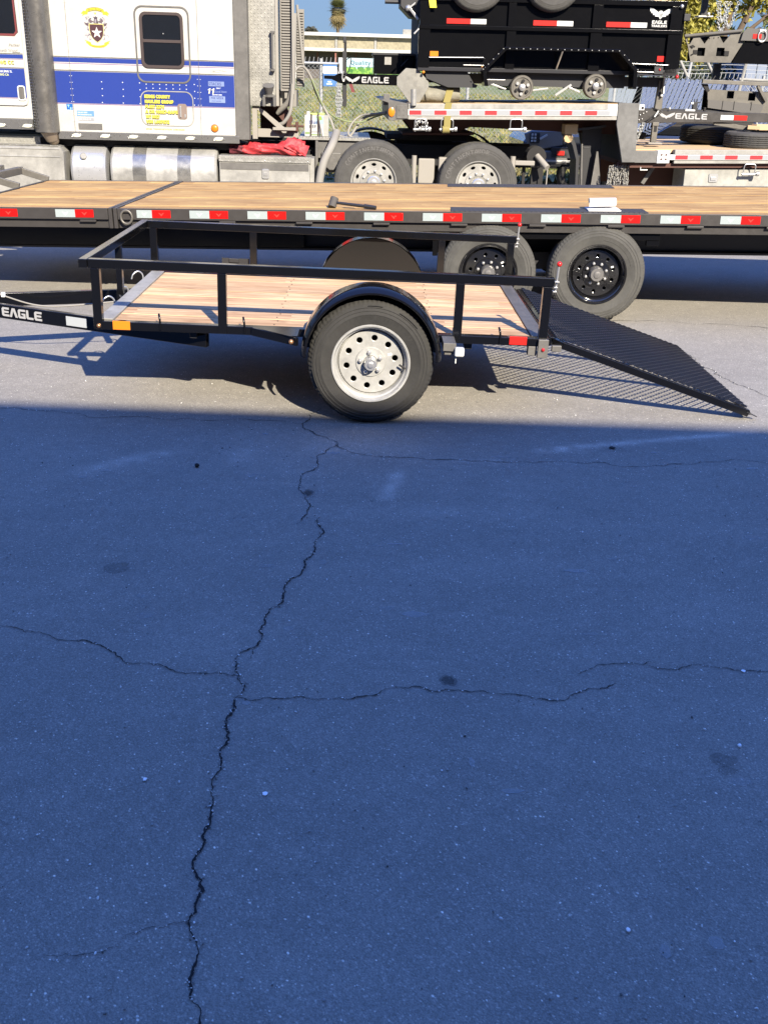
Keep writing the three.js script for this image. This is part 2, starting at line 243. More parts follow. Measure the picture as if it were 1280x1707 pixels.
// ---------------------------------------------------------------- wheels
const font = await new FontLoader().loadAsync('fonts/droid/droid_sans_bold.typeface.json');
function arcText(s, r, size, a0, z) {   // raised letters round a sidewall, clockwise from angle a0
  const out = []; let a = a0;
  for (const ch of s) { const adv = size * 0.86 / r; if (ch !== ' ') { const g = new TextGeometry(ch, { font, size, depth: 0.002, curveSegments: 2, bevelEnabled: false }); g.computeBoundingBox(); g.translate(-(g.boundingBox.max.x + g.boundingBox.min.x) / 2, 0, 0); g.rotateZ(a - Math.PI / 2).translate(r * Math.cos(a), r * Math.sin(a), z); out.push(g); } a -= adv; }
  return out;
}
function makeWheel(s) {
  const g = new THREE.Group(); g.name = 'wheel';
  const { R: r, W: w, rim } = s, h = r - rim, P = [];
  P.push([rim - 0.012, -0.03], [rim + 0.004, -0.008], [rim + h * 0.2, -0.002], [rim + h * 0.42, 0.001], [rim + h * 0.46, 0.0035], [rim + h * 0.5, 0.001], [rim + h * 0.58, -0.001], [rim + h * 0.6, 0.0012], [rim + h * 0.63, -0.0012], [rim + h * 0.7, -0.004], [rim + h * 0.73, -0.002], [rim + h * 0.76, -0.0052], [rim + h * 0.86, -0.011], [r - 0.02, -0.018], [r - 0.009, -0.026], [r - 0.004, -0.034], [r, -0.048]);
  const ng = 4, t0 = -0.052, t1 = -w + 0.052;
  for (let k = 0; k < ng; k++) { const z = t0 + (t1 - t0) * (k + 0.5) / ng; P.push([r, z + 0.007], [r - 0.009, z + 0.004], [r - 0.009, z - 0.004], [r, z - 0.007]); }
  P.push([r, -w + 0.048], [r - 0.009, -w + 0.026], [r - 0.02, -w + 0.018], [rim + h * 0.5, -w], [rim, -w + 0.03]);
  const N = s.N || 168, nt = P.length, fn = (rad, z, i, k) => (k >= 12 && k <= 15) ? rad - (i % 2 === 0 ? 0.0052 : 0) : (k > 15 && k < nt - 5 && i % 4 === 0 && s.sipe ? rad - 0.003 : rad);
  const tyre = mesh('tyre', revolve(P, N, fn, 0.55), s.rubber); g.add(tyre);
  if (s.marks) { const t = mesh('raised_marks', s.marks.map(([r0, a, len]) => new THREE.TorusGeometry(r0, 0.0022, 5, 24, len).rotateZ(a).translate(0, 0, -0.001)), s.rubber); g.add(t); }
  if (s.text) { const t = mesh('raised_lettering', s.text.flatMap(a => arcText(...a)), M.rubberText); g.add(t); }
  const D = s.disc, zd = -s.dish;
  const ring = [[rim - 0.02, -w + 0.03], [rim - 0.012, -0.034], [rim + 0.003, -0.012], [rim + 0.008, -0.003], [rim + 0.005, 0.002], [rim - 0.003, 0.001], [rim - 0.009, -0.006], [rim - 0.012, -0.02], [rim - 0.02, -0.026], [rim - 0.025, -0.05], [D + 0.006, zd - 0.012], [D - 0.01, zd]];
  g.add(mesh('rim', revolve(ring, 72, null, 0.5), s.metal));
  const sh = new THREE.Shape(ngon(0, 0, D, 64).map(p => new THREE.Vector2(p[0], p[1])));
  for (let k = 0; k < s.holes; k++) { const a = (k + (s.ph || 0)) / s.holes * 6.28318, p = new THREE.Path(), e = s.oblong || 1; const pts = ngon(0, 0, s.holeR, 14).map(([x, y]) => { const X = x, Y = y * e; return new THREE.Vector2(s.holeP * Math.cos(a) + X * Math.cos(a) - Y * Math.sin(a), s.holeP * Math.sin(a) + X * Math.sin(a) + Y * Math.cos(a)); }); p.setFromPoints(pts.reverse()); sh.holes.push(p); }
  sh.holes.push(new THREE.Path(ngon(0, 0, s.lugP - s.lugR * 1.7, 40).reverse().map(p => new THREE.Vector2(p[0], p[1]))));
  const dg = new THREE.ExtrudeGeometry(sh, { depth: 0.006, bevelEnabled: true, bevelThickness: 0.003, bevelSize: 0.003, bevelSegments: 2, curveSegments: 40 }).translate(0, 0, zd - 0.006);
  g.add(mesh('wheel_disc', [dg, revolve([[s.lugP + s.lugR * 2.2, zd - 0.001], [s.lugP + s.lugR * 1.7, zd + 0.012], [s.lugP - s.lugR * 1.4, zd + 0.014], [s.lugP - s.lugR * 2.0, zd + 0.004], [s.hubR * 0.9, zd - 0.01]], 48, null, 0.4)], s.discMat || s.metal));
  g.add(mesh('wheel_back', new THREE.CylinderGeometry(D, D, 0.004, 32).rotateX(Math.PI / 2).translate(0, 0, zd - 0.06), M.soot));
  g.add(mesh('hub', revolve([[s.hubR * 1.1, zd - 0.01], [s.hubR, zd + s.hubL * 0.3], [s.hubR, zd + s.hubL * 0.8], [s.hubR * 0.86, zd + s.hubL], [s.hubR * 0.5, zd + s.hubL], [s.hubR * 0.45, zd + s.hubL + 0.006], [s.hubR * 0.2, zd + s.hubL + 0.009], [0.0005, zd + s.hubL + 0.009]], 28, null, 0.5), s.hubMat));
  for (let k = 0; k < s.lugs; k++) { const a = (k + 0.3) / s.lugs * 6.28318; const n = mesh('lug_nut', revolve([[s.lugR, zd + 0.008], [s.lugR, zd + 0.024], [s.lugR * 0.85, zd + 0.032], [s.lugR * 0.5, zd + 0.036], [0.0004, zd + 0.037]], 6, null, 0.7).translate(s.lugP * Math.cos(a), s.lugP * Math.sin(a), 0), s.lugMat || M.chrome); g.add(n); }
  if (s.valve) g.add(mesh('valve_stem', rodZ(s.valve), M.soot));
  if (s.sticker) g.add(mesh('sticker', new THREE.BoxGeometry(0.022, 0.014, 0.001).rotateZ(0.2).translate(s.sticker[0], s.sticker[1], zd + 0.0045), M.paper));
  return g;
}
function rodZ(a) { return new THREE.CylinderGeometry(0.005, 0.006, 0.04, 8).rotateZ(0.9).translate(a[0], a[1], -0.02); }
function putWheel(w, parent, l, y, z, spin = 0, back = false) { const b = bases.get(parent); w.position.set(l - b.x, y - b.y, -z - b.z); w.rotation.set(0, back ? Math.PI : 0, spin); parent.add(w); return w; }
// ================================================================ the setting: yard, cracks
{
  const xs = [-140, -90, -50, -30, -20, -14, -10, -7.5, -6], zs = [];
  for (let x = -5; x < 5.001; x += (Math.abs(x) < 2.4 ? 0.02 : 0.06)) xs.push(+x.toFixed(3)); xs.push(6, 7.5, 10, 14, 20, 30, 50, 90, 140);
  for (let z = -19.3; z < -12; z += 0.6) zs.push(z); for (let z = -12; z < -8.6; z += 0.15) zs.push(z); for (let z = -8.6; z < 1; z += (z > -5.8 && z < -1.2 ? 0.02 : 0.06)) zs.push(+z.toFixed(3)); zs.push(1.5, 3, 6, 10, 20, 40);
  const spots = [[0.224, -2.787, 0.039, 0.048, -0.14], [-0.35, -4.348, 0.039, 0.06, -0.14], [-1.03, -3.52, 0.078, 0.084, -0.14], [0.994, -2.409, 0.052000000000000005, 0.054, -0.14], [-0.55, -3.0, 0.25, 0.2, 0.12], [0.5, -3.6, 0.5, 0.12, 0.12], [0.4, -4.2, 0.4, 0.1, 0.16], [1.2, -3.3, 0.3, 0.15, 0.1], [1.2, -5.1, 0.12, 0.05, -0.15], [0.3, -6.3, 1.1, 0.3, -0.12], [-0.5, -5.0, 0.35, 0.4, 0.16], [-0.1, -5.0, 0.3, 0.15, 0.2], [-1.9, -6.3, 0.6, 0.2, 0.06], [2.5, -7.6, 0.8, 0.5, 0.05]];
  const lines = [[0.78, -5.03, 2.05, -5.45, 0.035, 0.75], [0.78, -5.02, 1.1, -5.1, 0.05, 0.35], [0.07, -4.66, 0.0, -4.28, 0.035, 0.7], [-1.5, -4.5, -1.05, -4.9, 0.06, 0.42], [-0.75, -4.72, -0.72, -4.95, 0.06, 0.3], [0.35, -4.85, 0.6, -4.86, 0.03, 0.4], [0.2, -3.25, 1.6, -3.05, 0.006, 0.15], [-1.6, -3.95, 0.2, -3.72, 0.006, 0.12], [-1.3, -4.45, 0.9, -4.48, 0.006, 0.1], [0.6, -4.66, 0.62, -4.3, 0.07, 0.13], [-3, -6.05, 3, -5.95, 0.12, 0.07]];
  const pos = [], col = [], idx = [], nx = xs.length;
  for (const z of zs) for (const x of xs) {
    pos.push(x, 0, z);
    let v = 1 + 0.10 * fbm(x * 0.5, z * 0.9, 4) + 0.10 * fbm(x * 1.1, z * 5.5, 3, 4.2) + 0.05 * fbm(x * 9, z * 9, 2, 8.8);
    for (const [sx, sz, a, b, k] of spots) { const d = ((x - sx) / a) ** 2 + ((z - sz) / b) ** 2; if (d < 6) v *= 1 + k * Math.exp(-d * d * 0.9) * (0.8 + 0.8 * fbm(x * 30, z * 30, 2)); }
    for (const [x0, z0, x1, z1, wd, k] of lines) { const dx = x1 - x0, dz = z1 - z0, L2 = dx * dx + dz * dz, t = Math.max(0, Math.min(1, ((x - x0) * dx + (z - z0) * dz) / L2)), d = Math.hypot(x - x0 - t * dx, z - z0 - t * dz); if (d < wd * 3) v *= 1 + k * Math.exp(-((d / wd) ** 2)) * (0.75 + 1.3 * fbm(x * 12, z * 12, 2)) * Math.min(1, 6 * t + 0.25) * Math.min(1, 6 * (1 - t) + 0.25); }
    const b = 1.12 * v; col.push(b * 1.045, b * 0.995, b * 0.885);
  }
  for (let j = 0; j < zs.length - 1; j++) for (let i = 0; i < nx - 1; i++) { const a = j * nx + i; idx.push(a, a + nx, a + 1, a + 1, a + nx, a + nx + 1); }
  const g = new THREE.BufferGeometry(); g.setAttribute('position', new THREE.Float32BufferAttribute(pos, 3)); g.setAttribute('color', new THREE.Float32BufferAttribute(col, 3)); g.setIndex(idx);
  g.setAttribute('normal', new THREE.Float32BufferAttribute(pos.map((_, i) => i % 3 === 1 ? 1 : 0), 3));
  const uv = []; for (let i = 0; i < pos.length; i += 3) uv.push(pos[i] + 0.12 * Math.sin(pos[i + 2] * 1.7), -pos[i + 2] + 0.1 * Math.sin(pos[i] * 1.3)); g.setAttribute('uv', new THREE.Float32BufferAttribute(uv, 2));
  const yard = new THREE.Mesh(g, M.asphalt); yard.name = 'asphalt'; yard.receiveShadow = true; yard.userData = { kind: 'structure', label: 'cracked grey asphalt yard filling the foreground under the trailers' }; scene.add(yard);

  const CR = [
    [0.006, [-0.392, -5.666], [-0.441, -5.535], [-0.469, -5.347], [-0.415, -5.248], [-0.357, -5.163], [-0.258, -5.064], [-0.349, -4.835], [-0.332, -4.732], [-0.401, -4.56], [-0.399, -4.466], [-0.384, -4.361], [-0.35, -4.254], [-0.336, -4.171], [-0.338, -4.097], [-0.373, -3.996]],
    [0.0085, [-0.276, -4.081], [-0.282, -3.99], [-0.266, -3.86], [-0.284, -3.805], [-0.278, -3.73], [-0.311, -3.628], [-0.313, -3.532], [-0.351, -3.467], [-0.364, -3.329], [-0.373, -3.245], [-0.411, -3.18], [-0.406, -3.124], [-0.42, -3.064], [-0.403, -3.008], [-0.421, -2.956], [-0.467, -2.91], [-0.472, -2.865], [-0.464, -2.807], [-0.45, -2.754], [-0.423, -2.724], [-0.439, -2.652]],
    [0.0095, [-0.439, -2.652], [-0.448, -2.553], [-0.448, -2.498], [-0.43, -2.434], [-0.442, -2.357], [-0.429, -2.295], [-0.439, -2.21], [-0.425, -2.114], [-0.434, -2.031], [-0.442, -1.939], [-0.408, -1.876], [-0.408, -1.807], [-0.417, -1.745], [-0.407, -1.719], [-0.382, -1.675], [-0.38, -1.608], [-0.375, -1.55], [-0.354, -1.523], [-0.342, -1.48], [-0.329, -1.2]],
    [0.004, [-0.421, -2.956], [-0.423, -2.909], [-0.435, -2.867]],
    [0.0058, [-1.7, -3.05], [-1.279, -3.047], [-1.218, -3.013], [-1.173, -3.012], [-1.07, -2.965], [-1.007, -2.969], [-0.955, -2.952], [-0.881, -2.898], [-0.8, -2.828], [-0.736, -2.828], [-0.689, -2.816], [-0.61, -2.781], [-0.485, -2.78], [-0.43, -2.772]],
    [0.0055, [-0.455, -2.655], [-0.43, -2.653], [-0.371, -2.643], [-0.298, -2.653], [-0.248, -2.669], [-0.196, -2.655], [-0.113, -2.666], [-0.048, -2.68], [0.017, -2.72], [0.058, -2.736], [0.174, -2.719], [0.258, -2.73], [0.393, -2.713], [0.528, -2.69], [0.582, -2.69], [0.668, -2.762], [0.766, -2.795]],
    [0.003, [0.643, -2.846], [0.72, -2.905], [0.812, -2.922], [0.932, -2.94]], [0.005, [0.896, -2.915], [0.988, -2.89], [1.082, -2.922], [1.211, -2.899], [1.5, -2.95]],
    [0.006, [-0.258, -5.064], [-0.228, -4.972], [-0.163, -4.905], [-0.024, -4.863], [0.074, -4.853], [0.486, -4.845], [0.638, -4.84], [0.864, -4.868], [1, -4.854], [1.109, -4.88], [1.287, -4.826], [1.433, -4.864], [1.623, -4.933], [2.4, -4.95]],
    [0.005, [-2.5, -5.48], [-2.018, -5.459], [-1.854, -5.453], [-1.727, -5.421], [-1.438, -5.383], [-1.245, -5.369], [-0.695, -5.4], [-0.469, -5.347]],
    [0.0032, [-0.39, -1.745], [-0.417, -1.745], [-0.448, -1.742], [-0.472, -1.725], [-0.511, -1.72], [-0.552, -1.692]], [0.002, [-0.543, -1.669], [-0.575, -1.665], [-0.6, -1.65], [-0.664, -1.645], [-0.73, -1.645]],
    [0.007, [2.0, -7.6], [2.164, -6.913], [2.198, -6.684], [2.252, -6.512], [2.353, -6.3], [2.6, -5.95]], [0.004, [-1.4, -2.23], [-1.0, -2.07], [-0.93, -2.05]], [0.009, [0.2, -8.6], [1.3, -8.28], [3.2, -8.1], [6, -7.9]],
  ];
  const crumbs = [];
  for (const [wd, ...pts] of CR) {
    let P = pts;
    for (let it = 0; it < 4; it++) { const Q = [P[0]]; for (let i = 0; i < P.length - 1; i++) { const a = P[i], b = P[i + 1], L = Math.hypot(b[0] - a[0], b[1] - a[1]); if (L > 0.012) { const k = rr(-0.16, 0.16); Q.push([(a[0] + b[0]) / 2 - (b[1] - a[1]) * k, (a[1] + b[1]) / 2 + (b[0] - a[0]) * k]); } Q.push(b); } P = Q; }
    const pos = [], idx = [], n = P.length;
    for (let i = 0; i < n; i++) {
      const a = P[Math.max(0, i - 1)], b = P[Math.min(n - 1, i + 1)], dx = b[0] - a[0], dz = b[1] - a[1], L = Math.hypot(dx, dz) || 1, e = Math.min(1, i / 5, (n - 1 - i) / 5);
      const w = wd * (0.18 + 0.82 * Math.max(0.12, 0.5 + 1.5 * fbm(P[i][0] * 11, P[i][1] * 11, 2))) * rr(0.6, 1.4) * (0.2 + 0.8 * e) * 0.6;
      pos.push(P[i][0] - dz / L * w * rr(0.6, 1), 0.0035, P[i][1] + dx / L * w * rr(0.6, 1), P[i][0] + dz / L * w * rr(0.6, 1), 0.0035, P[i][1] - dx / L * w * rr(0.6, 1));
      if (i < n - 1) idx.push(2 * i, 2 * i + 1, 2 * i + 2, 2 * i + 2, 2 * i + 1, 2 * i + 3);
      if (R() < (wd > 0.008 ? 0.7 : 0.25)) crumbs.push([P[i][0] + rr(-1, 1) * wd * 1.1, P[i][1] + rr(-1, 1) * wd * 1.1, rr(0.001, 0.0032)]);
    }
    const cg = new THREE.BufferGeometry(); cg.setAttribute('position', new THREE.Float32BufferAttribute(pos, 3)); cg.setIndex(idx); cg.computeVertexNormals();
    part('crack', cg, M.crack, yard);
  }
  // oil stains and pale scuffs, thin films on the surface
  const film = (name, x, z, a, b, mat) => { const P = []; for (let i = 0; i < 34; i++) { const t = i / 34 * 6.2832, k = 1 + 0.5 * fbm(Math.cos(t) * 1.6 + x * 7, Math.sin(t) * 1.6 + z * 7, 3); P.push([x + a * k * Math.cos(t), -z + b * k * Math.sin(t)]); } return part(name, slab(P, 0.0016, 0.002), mat, yard); };
  const oil = std(lin(0.02, 0.02, 0.022), 0.8, 0, { transparent: true, opacity: 0.13 }), oil2 = std(lin(0.03, 0.03, 0.032), 0.9, 0, { transparent: true, opacity: 0.07 }), chalk = std(lin(0.42, 0.42, 0.41), 1, 0, { transparent: true, opacity: 0.22 }), chalk2 = std(lin(0.4, 0.39, 0.37), 1, 0, { transparent: true, opacity: 0.13 });
  film('oil_stain', 0.224, -2.787, 0.028, 0.03, oil); film('oil_stain', 0.222, -2.786, 0.02, 0.022, oil).position.y = 0.0012; film('oil_stain', -0.352, -4.346, 0.017, 0.03, oil).position.y = 0.0012; film('oil_stain', -0.352, -4.348, 0.024, 0.045, oil); film('oil_stain', 0.994, -2.409, 0.042, 0.03, oil2); film('oil_stain', -1.03, -3.52, 0.045, 0.05, oil2); film('oil_stain', 0.99, -2.36, 0.03, 0.02, oil2);
  { const q = rng(303); for (let i = 0; i < 46; i++) { const z = -1.7 - 3.6 * q(), x = (q() * 2 - 1) * (0.5 + 0.36 * -z); film('scuff', x, z, 0.008 + 0.05 * q() * q(), 0.006 + 0.016 * q(), i % 3 ? chalk2 : chalk); } film('scuff', 0.12, -3.22, 0.045, 0.02, chalk); film('scuff', 0.02, -3.26, 0.03, 0.016, chalk2); }
  // loose grit on the asphalt
  const pg = new THREE.IcosahedronGeometry(1, 0), n = 4200 + crumbs.length, im = new THREE.InstancedMesh(pg, std(lin(1, 1, 1), 0.9), n), m = new THREE.Matrix4(), q = new THREE.Quaternion();
  for (let i = 0; i < n; i++) {
    const c = i < crumbs.length ? crumbs[i] : [rr(-1, 1) * (2.2), -1.2 - 5.2 * Math.pow(R(), 1.3), Math.pow(R(), 4) * 0.0028 + 0.0009], s = c[2];
    q.setFromEuler(new THREE.Euler(rr(0, 6), rr(0, 6), rr(0, 6))); m.compose(V(c[0], 0.003 + s * 0.3, c[1]), q, V(s * rr(0.8, 1.6), s * 0.7, s)); im.setMatrixAt(i, m);
    const v = R() < 0.5 ? rr(0.35, 0.85) : rr(0.05, 0.3); im.setColorAt(i, lin(v, v, v * 0.95));
  }
  im.name = 'grit'; im.castShadow = im.receiveShadow = true; im.userData = { kind: 'stuff', label: 'fine pale grit scattered over the asphalt and in the cracks' }; scene.add(im);
}
// bits of litter on the asphalt
function scrap(x, z, s, mat, label, cat, flat = 0.25) {
  const o = thing('litter_scrap', label, cat, 'W', [x, 0.003, -z]); const q = rng(Math.round(x * 1000 + 9000)), g = new THREE.IcosahedronGeometry(s, 1), p = g.attributes.position;
  for (let i = 0; i < p.count; i++) { const a = Math.sin(p.getX(i) * 400 + x * 9) * 0.25 + Math.sin(p.getZ(i) * 350 + z) * 0.25 + 1; p.setXYZ(i, p.getX(i) * a * (0.8 + 0.5 * q() * 0), p.getY(i) * flat, p.getZ(i) * (1.6 - a * 0.6)); }
  g.computeVertexNormals(); const m = new THREE.Mesh(g, mat); m.name = 'fragment'; m.position.y = s * flat * 0.8; m.castShadow = m.receiveShadow = true; o.add(m);
}
scrap(-0.628, -2.244, 0.0085, M.litter, 'white paper scrap lying left of the long crack', 'litter');
scrap(0.584, -1.758, 0.0065, M.litter, 'white crumb of paper near the lower right edge of the asphalt', 'litter', 0.6);
scrap(-0.296, -2.199, 0.009, M.litter, 'thin white splinter lying just right of the long crack', 'litter', 0.2);
scrap(-0.92, -4.637, 0.012, M.soot, 'small black lump on the shaded asphalt below the trailer front', 'debris', 0.9);
scrap(1.061, -2.475, 0.0075, M.litter, 'pale pebble at the right edge beyond the dark oil patch', 'pebble', 0.7);
scrap(1.204, -2.895, 0.008, M.litter, 'white fleck sitting in the crack at the right edge', 'litter', 0.2);
scrap(1.2, -5.1, 0.02, M.soot, 'flat black strip of debris in the shade below the ramp', 'debris', 0.2);

// warehouse behind the camera, whose shade covers the foreground
{
  const o = thing('warehouse', 'pale warehouse behind the viewer, out of the frame, shading the foreground asphalt', 'building', 'W', [0, 0, -4.6]);
  part('wall', [bx(-45, 45, 0, 7.18, -4.9, -4.6, 0)], M.conc, o); part('wall', [bx(-45, 45, 0, 7.18, -20, -19.7, 0)], M.conc, o); part('roof', bx(-45, 45, 6.85, 7.1, -19.7, -4.9, 0), M.roofEdge, o);
  o.rotation.y = -0.018;
}

// ================================================================ small utility trailer
{
  const o = thing('utility_trailer', 'small black single axle utility trailer with open rail sides and its mesh ramp lowered', 'trailer', 'T1', [0, 0, 1.02]);
  const B = M.gloss, N0 = 0.2, N1 = 1.84;
  for (let k = 0; k < 8; k++) { const w0 = 0.259 + k * 0.1913; part('plank', shiftUV(bx(-1.441, 0.9, 0.431, 0.4685 + (k % 3) * 0.0008, w0, w0 + 0.1855, 0.004), k * 1.37, k * 0.53), WOOD1[(k * 4) % 9], o); }
  part('screws', [-0.55, 0.35].flatMap(l => Array.from({ length: 16 }, (_, k) => disc(0, 0, 0, 0.0045, 0.002, 8).rotateX(Math.PI / 2).translate(l + (k % 2) * 0.012, 0.4706, -(0.31 + k * 0.094)))), M.soot, o, STUFF);
  for (const [a, b] of [[N0, 0.256], [1.784, N1]]) part('side_frame', [bx(-1.53, 0.985, 0.43, 0.4755, a, b, 0.004)], B, o);
  part('front_sill', [bx(-1.53, -1.444, 0.43, 0.478, 0.26, 1.78, 0.003)], M.sill, o); part('rear_sill', [bx(0.903, 0.985, 0.43, 0.476, 0.26, 1.78, 0.003)], M.gunmetal, o);
  for (const l of [-1.0, -0.5, 0.05, 0.55]) part('crossmember', bx(l - 0.02, l + 0.02, 0.385, 0.428, 0.26, 1.78), M.satin, o);
  for (const [a, b] of [[0.197, 0.247], [1.793, 1.843]]) part('top_rail', bx(-1.547, 0.99, 0.764, 0.812, a, b, 0.004), B, o);
  part('front_rail', bx(-1.596, -1.548, 0.764, 0.812, 0.19, 1.85, 0.005), B, o);
  for (const [a, b] of [[0.199, 0.245], [1.795, 1.841]]) for (const l of [-1.535, -0.85, 0.452, 0.932]) part('rail_post', bx(l, l + 0.048, a < 1 ? 0.432 : 0.479, 0.763, a, b, 0.003).translate(0, 0, a < 1 ? 0.003 : 0), B, o);
  part('rail_post', bx(-1.59, -1.553, 0.46, 0.763, 1.0, 1.045, 0.003), B, o);
  // tongue
  const S = Math.atan2(0.67, 1.69), along = (g, s) => g.rotateY(s > 0 ? -S : S).translate(-2.62, 0, s > 0 ? -0.985 : -1.06);
  const near = part('tongue_beam', [along(bx(0, 1.82, 0.325, 0.41, -0.02, 0.02, 0.004), 1)], B, o); const far = part('tongue_beam', [along(bx(0, 1.82, 0.325, 0.41, -0.02, 0.02, 0.004), -1)], B, o);
  part('lettering', eagleText(0.405, 0.70, 0.342, 0.396, -0.0205).map(g => along(g, 1)), M.letter, near); part('wing_emblem', wings(0.22, 0.385, 0.338, 0.398, -0.0205).map(g => along(g, 1)), M.letter, near);
  part('reflector', along(bx(0.875, 1.02, 0.34, 0.395, -0.025, -0.021, 0.001), 1), M.tongueRef, near);
  part('coupler', [bx(-2.95, -2.6, 0.36, 0.42, 0.98, 1.06, 0.01)], M.satin, o); part('tongue_jack', [rod([-2.5, 0.06, 1.02], [-2.5, 0.8, 1.02], 0.03), bx(-2.57, -2.43, 0.05, 0.06, 0.95, 1.09), rod([-2.5, 0.74, 1.02], [-2.5, 0.74, 0.86], 0.012)], B, o);
  part('wiring', [hose([[-2.55, 0.44, 0.9], [-2.4, 0.47, 0.97], [-2.3, 0.42, 1.02], [-2.1, 0.35, 1.1], [-1.6, 0.38, 1.2]], 0.005, 40, 6)], M.hoseGrey, o); part('wire_clip', bx(-2.315, -2.29, 0.415, 0.445, 1.0, 1.02, 0.004), M.paper, o);
  for (const [w, y] of [[0.72, 0.49], [1.543, 0.495]]) part('tie_hook', hose([[-1.54, 0.45, w], [-1.545, y, w], [-1.57, y + 0.02, w - 0.015], [-1.6, y, w - 0.03], [-1.61, y - 0.03, w - 0.035]], 0.0055, 20, 6), M.zinc, o);
  part('tie_ring', new THREE.TorusGeometry(0.035, 0.006, 8, 20).rotateY(0.9).translate(-1.56, 0.465, -1.06), M.zinc, o);
  for (const w of [0.197, 1.843]) for (const l of [-1.17, -0.705, 0.717]) part('stake_hook', hose([[l, 0.44, w], [l, 0.49, w], [l - 0.004, 0.512, w + 0.006], [l - 0.008, 0.525, w + 0.02]], 0.006, 12, 6), B, o);
  // fenders, wheels, axle
  for (const near of [1, 0]) {
    const w0 = near ? -0.012 : 1.848, w1 = near ? 0.192 : 2.052, pts = (r0, r1, a, b) => { const q = []; for (let i = 0; i <= 40; i++) { const t = a + (b - a) * i / 40; q.push([r1 * Math.cos(t), 0.37 + r1 * Math.sin(t)]); } for (let i = 40; i >= 0; i--) { const t = a + (b - a) * i / 40; q.push([r0 * Math.cos(t), 0.37 + r0 * Math.sin(t)]); } return q; };
    const lip = near ? [w0 - 0.006, w0 + 0.008] : [w1 - 0.008, w1 + 0.006], inn = near ? [w1 - 0.005, w1] : [w0, w0 + 0.005];
    const sheet = []; { const prof = []; const a0 = 0.0, a1 = Math.PI; for (let i = 0; i <= 48; i++) { const t = a0 + (a1 - a0) * i / 48; prof.push(t); }
      const nW = 10, pos = [], idx = []; for (const t of prof) for (let j = 0; j <= nW; j++) { const s = j / nW, e = near ? 1 - s : s, w = w0 + (w1 - w0) * s, cr = 0.385 - 0.022 * Math.pow(Math.max(0, (e - 0.7) / 0.3), 2); pos.push(cr * Math.cos(t), 0.37 + cr * Math.sin(t), -w); }
      for (let i = 0; i < 48; i++) for (let j = 0; j < nW; j++) { const a = i * (nW + 1) + j, b = a + nW + 1; idx.push(a, b, a + 1, a + 1, b, b + 1); }
      const g = new THREE.BufferGeometry(); g.setAttribute('position', new THREE.Float32BufferAttribute(pos, 3)); g.setIndex(idx); g.computeVertexNormals(); sheet.push(g); }
    const f = part('fender', [...sheet, prism(pts(0.352, 0.366, 0, Math.PI), lip[0], lip[1], 0.003)], phy(lin(0.004, 0.004, 0.005), 0.12, { ior: 1.38, side: THREE.DoubleSide }), o);
    part('fender_side', prism(pts(0.03, 0.38, 0.02, Math.PI - 0.02), inn[0], inn[1]), phy(lin(0.008, 0.0075, 0.007), 0.3, { ior: 1.45 }), f);
  }
  part('fender_bracket', [slab([[-0.66, 0.199], [-0.40, 0.199], [-0.40, 0.03], [-0.44, 0.02]], 0.472, 0.477), bar([-0.66, 0.455, 0.19], [-0.40, 0.447, 0.02], 0.02, 0.045)], B, o); part('fender_bracket', [bx(0.39, 0.46, 0.425, 0.47, 0.03, 0.199), bx(0.40, 0.45, 0.40, 0.425, 0.05, 0.08)], M.greyPaint, o);
  part('marker_light', ball(-0.432, 0.45, 0.004, 0.014), M.brass, o); part('side_light', [bx(0.452, 0.505, 0.402, 0.452, 0.0, 0.04, 0.01), bx(0.46, 0.466, 0.36, 0.402, 0.03, 0.036)], M.whiteRef, o); part('marker_light', ball(-1.506, 0.452, 0.192, 0.012), M.brass, o);
  part('amber_reflector', bx(-1.43, -1.335, 0.433, 0.482, 0.194, 0.199, 0.001), M.amber, o); part('red_reflector', bx(0.77, 0.868, 0.437, 0.484, 0.194, 0.199, 0.001), M.red, o);
  const box = part('light_box', [bx(0.93, 0.988, 0.372, 0.476, 0.17, 0.194, 0.004), bx(0.88, 0.93, 0.376, 0.43, 0.2, 0.25, 0.004)], M.greyPaint, o); part('red_marker_lens', ball(0.959, 0.42, 0.169, 0.011), M.redLens, box);
  part('axle', [rod([0, 0.345, 0.15], [0, 0.345, 1.9], 0.038)], M.satin, o);
  for (const w of [0.29, 1.75]) part('leaf_spring', [0, 1, 2].map(k => hose([[-0.33 + k * 0.08, 0.39, w], [0, 0.30 + k * 0.012, w], [0.33 - k * 0.08, 0.39, w]], 0.012, 16, 6)), M.satin, o);
  const wheel = makeWheel({ R: 0.345, W: 0.185, rim: 0.208, disc: 0.172, dish: 0.055, holes: 10, holeR: 0.0195, holeP: 0.134, ph: 0.15, lugs: 5, lugP: 0.0575, lugR: 0.0128, hubR: 0.036, hubL: 0.075, sipe: true, rubber: M.rubber, metal: M.silver, hubMat: M.zinc, marks: [[0.318, 0.6, 0.4], [0.318, 1.3, 0.25], [0.322, 2.2, 0.5], [0.318, 3.2, 0.3], [0.321, 4.0, 0.45], [0.318, 5.2, 0.35], [0.262, 1.0, 0.7], [0.262, 3.6, 0.8]], valve: [0.17, -0.03], sticker: [0.107, 0.035] });
  putWheel(wheel, o, 0, 0.345, 0.0, 0.1); putWheel(wheel.clone(), o, 0, 0.345, 2.05, 1, true);
  // ramp gate of expanded metal, hinged at the rear sill
  const th = Math.atan2(0.375, 1.185), L = 1.235, c = Math.cos(th), s = Math.sin(th), P = (u, w, h = 0) => [1.035 + u * c + h * s, 0.444 - u * s + h * c, w];
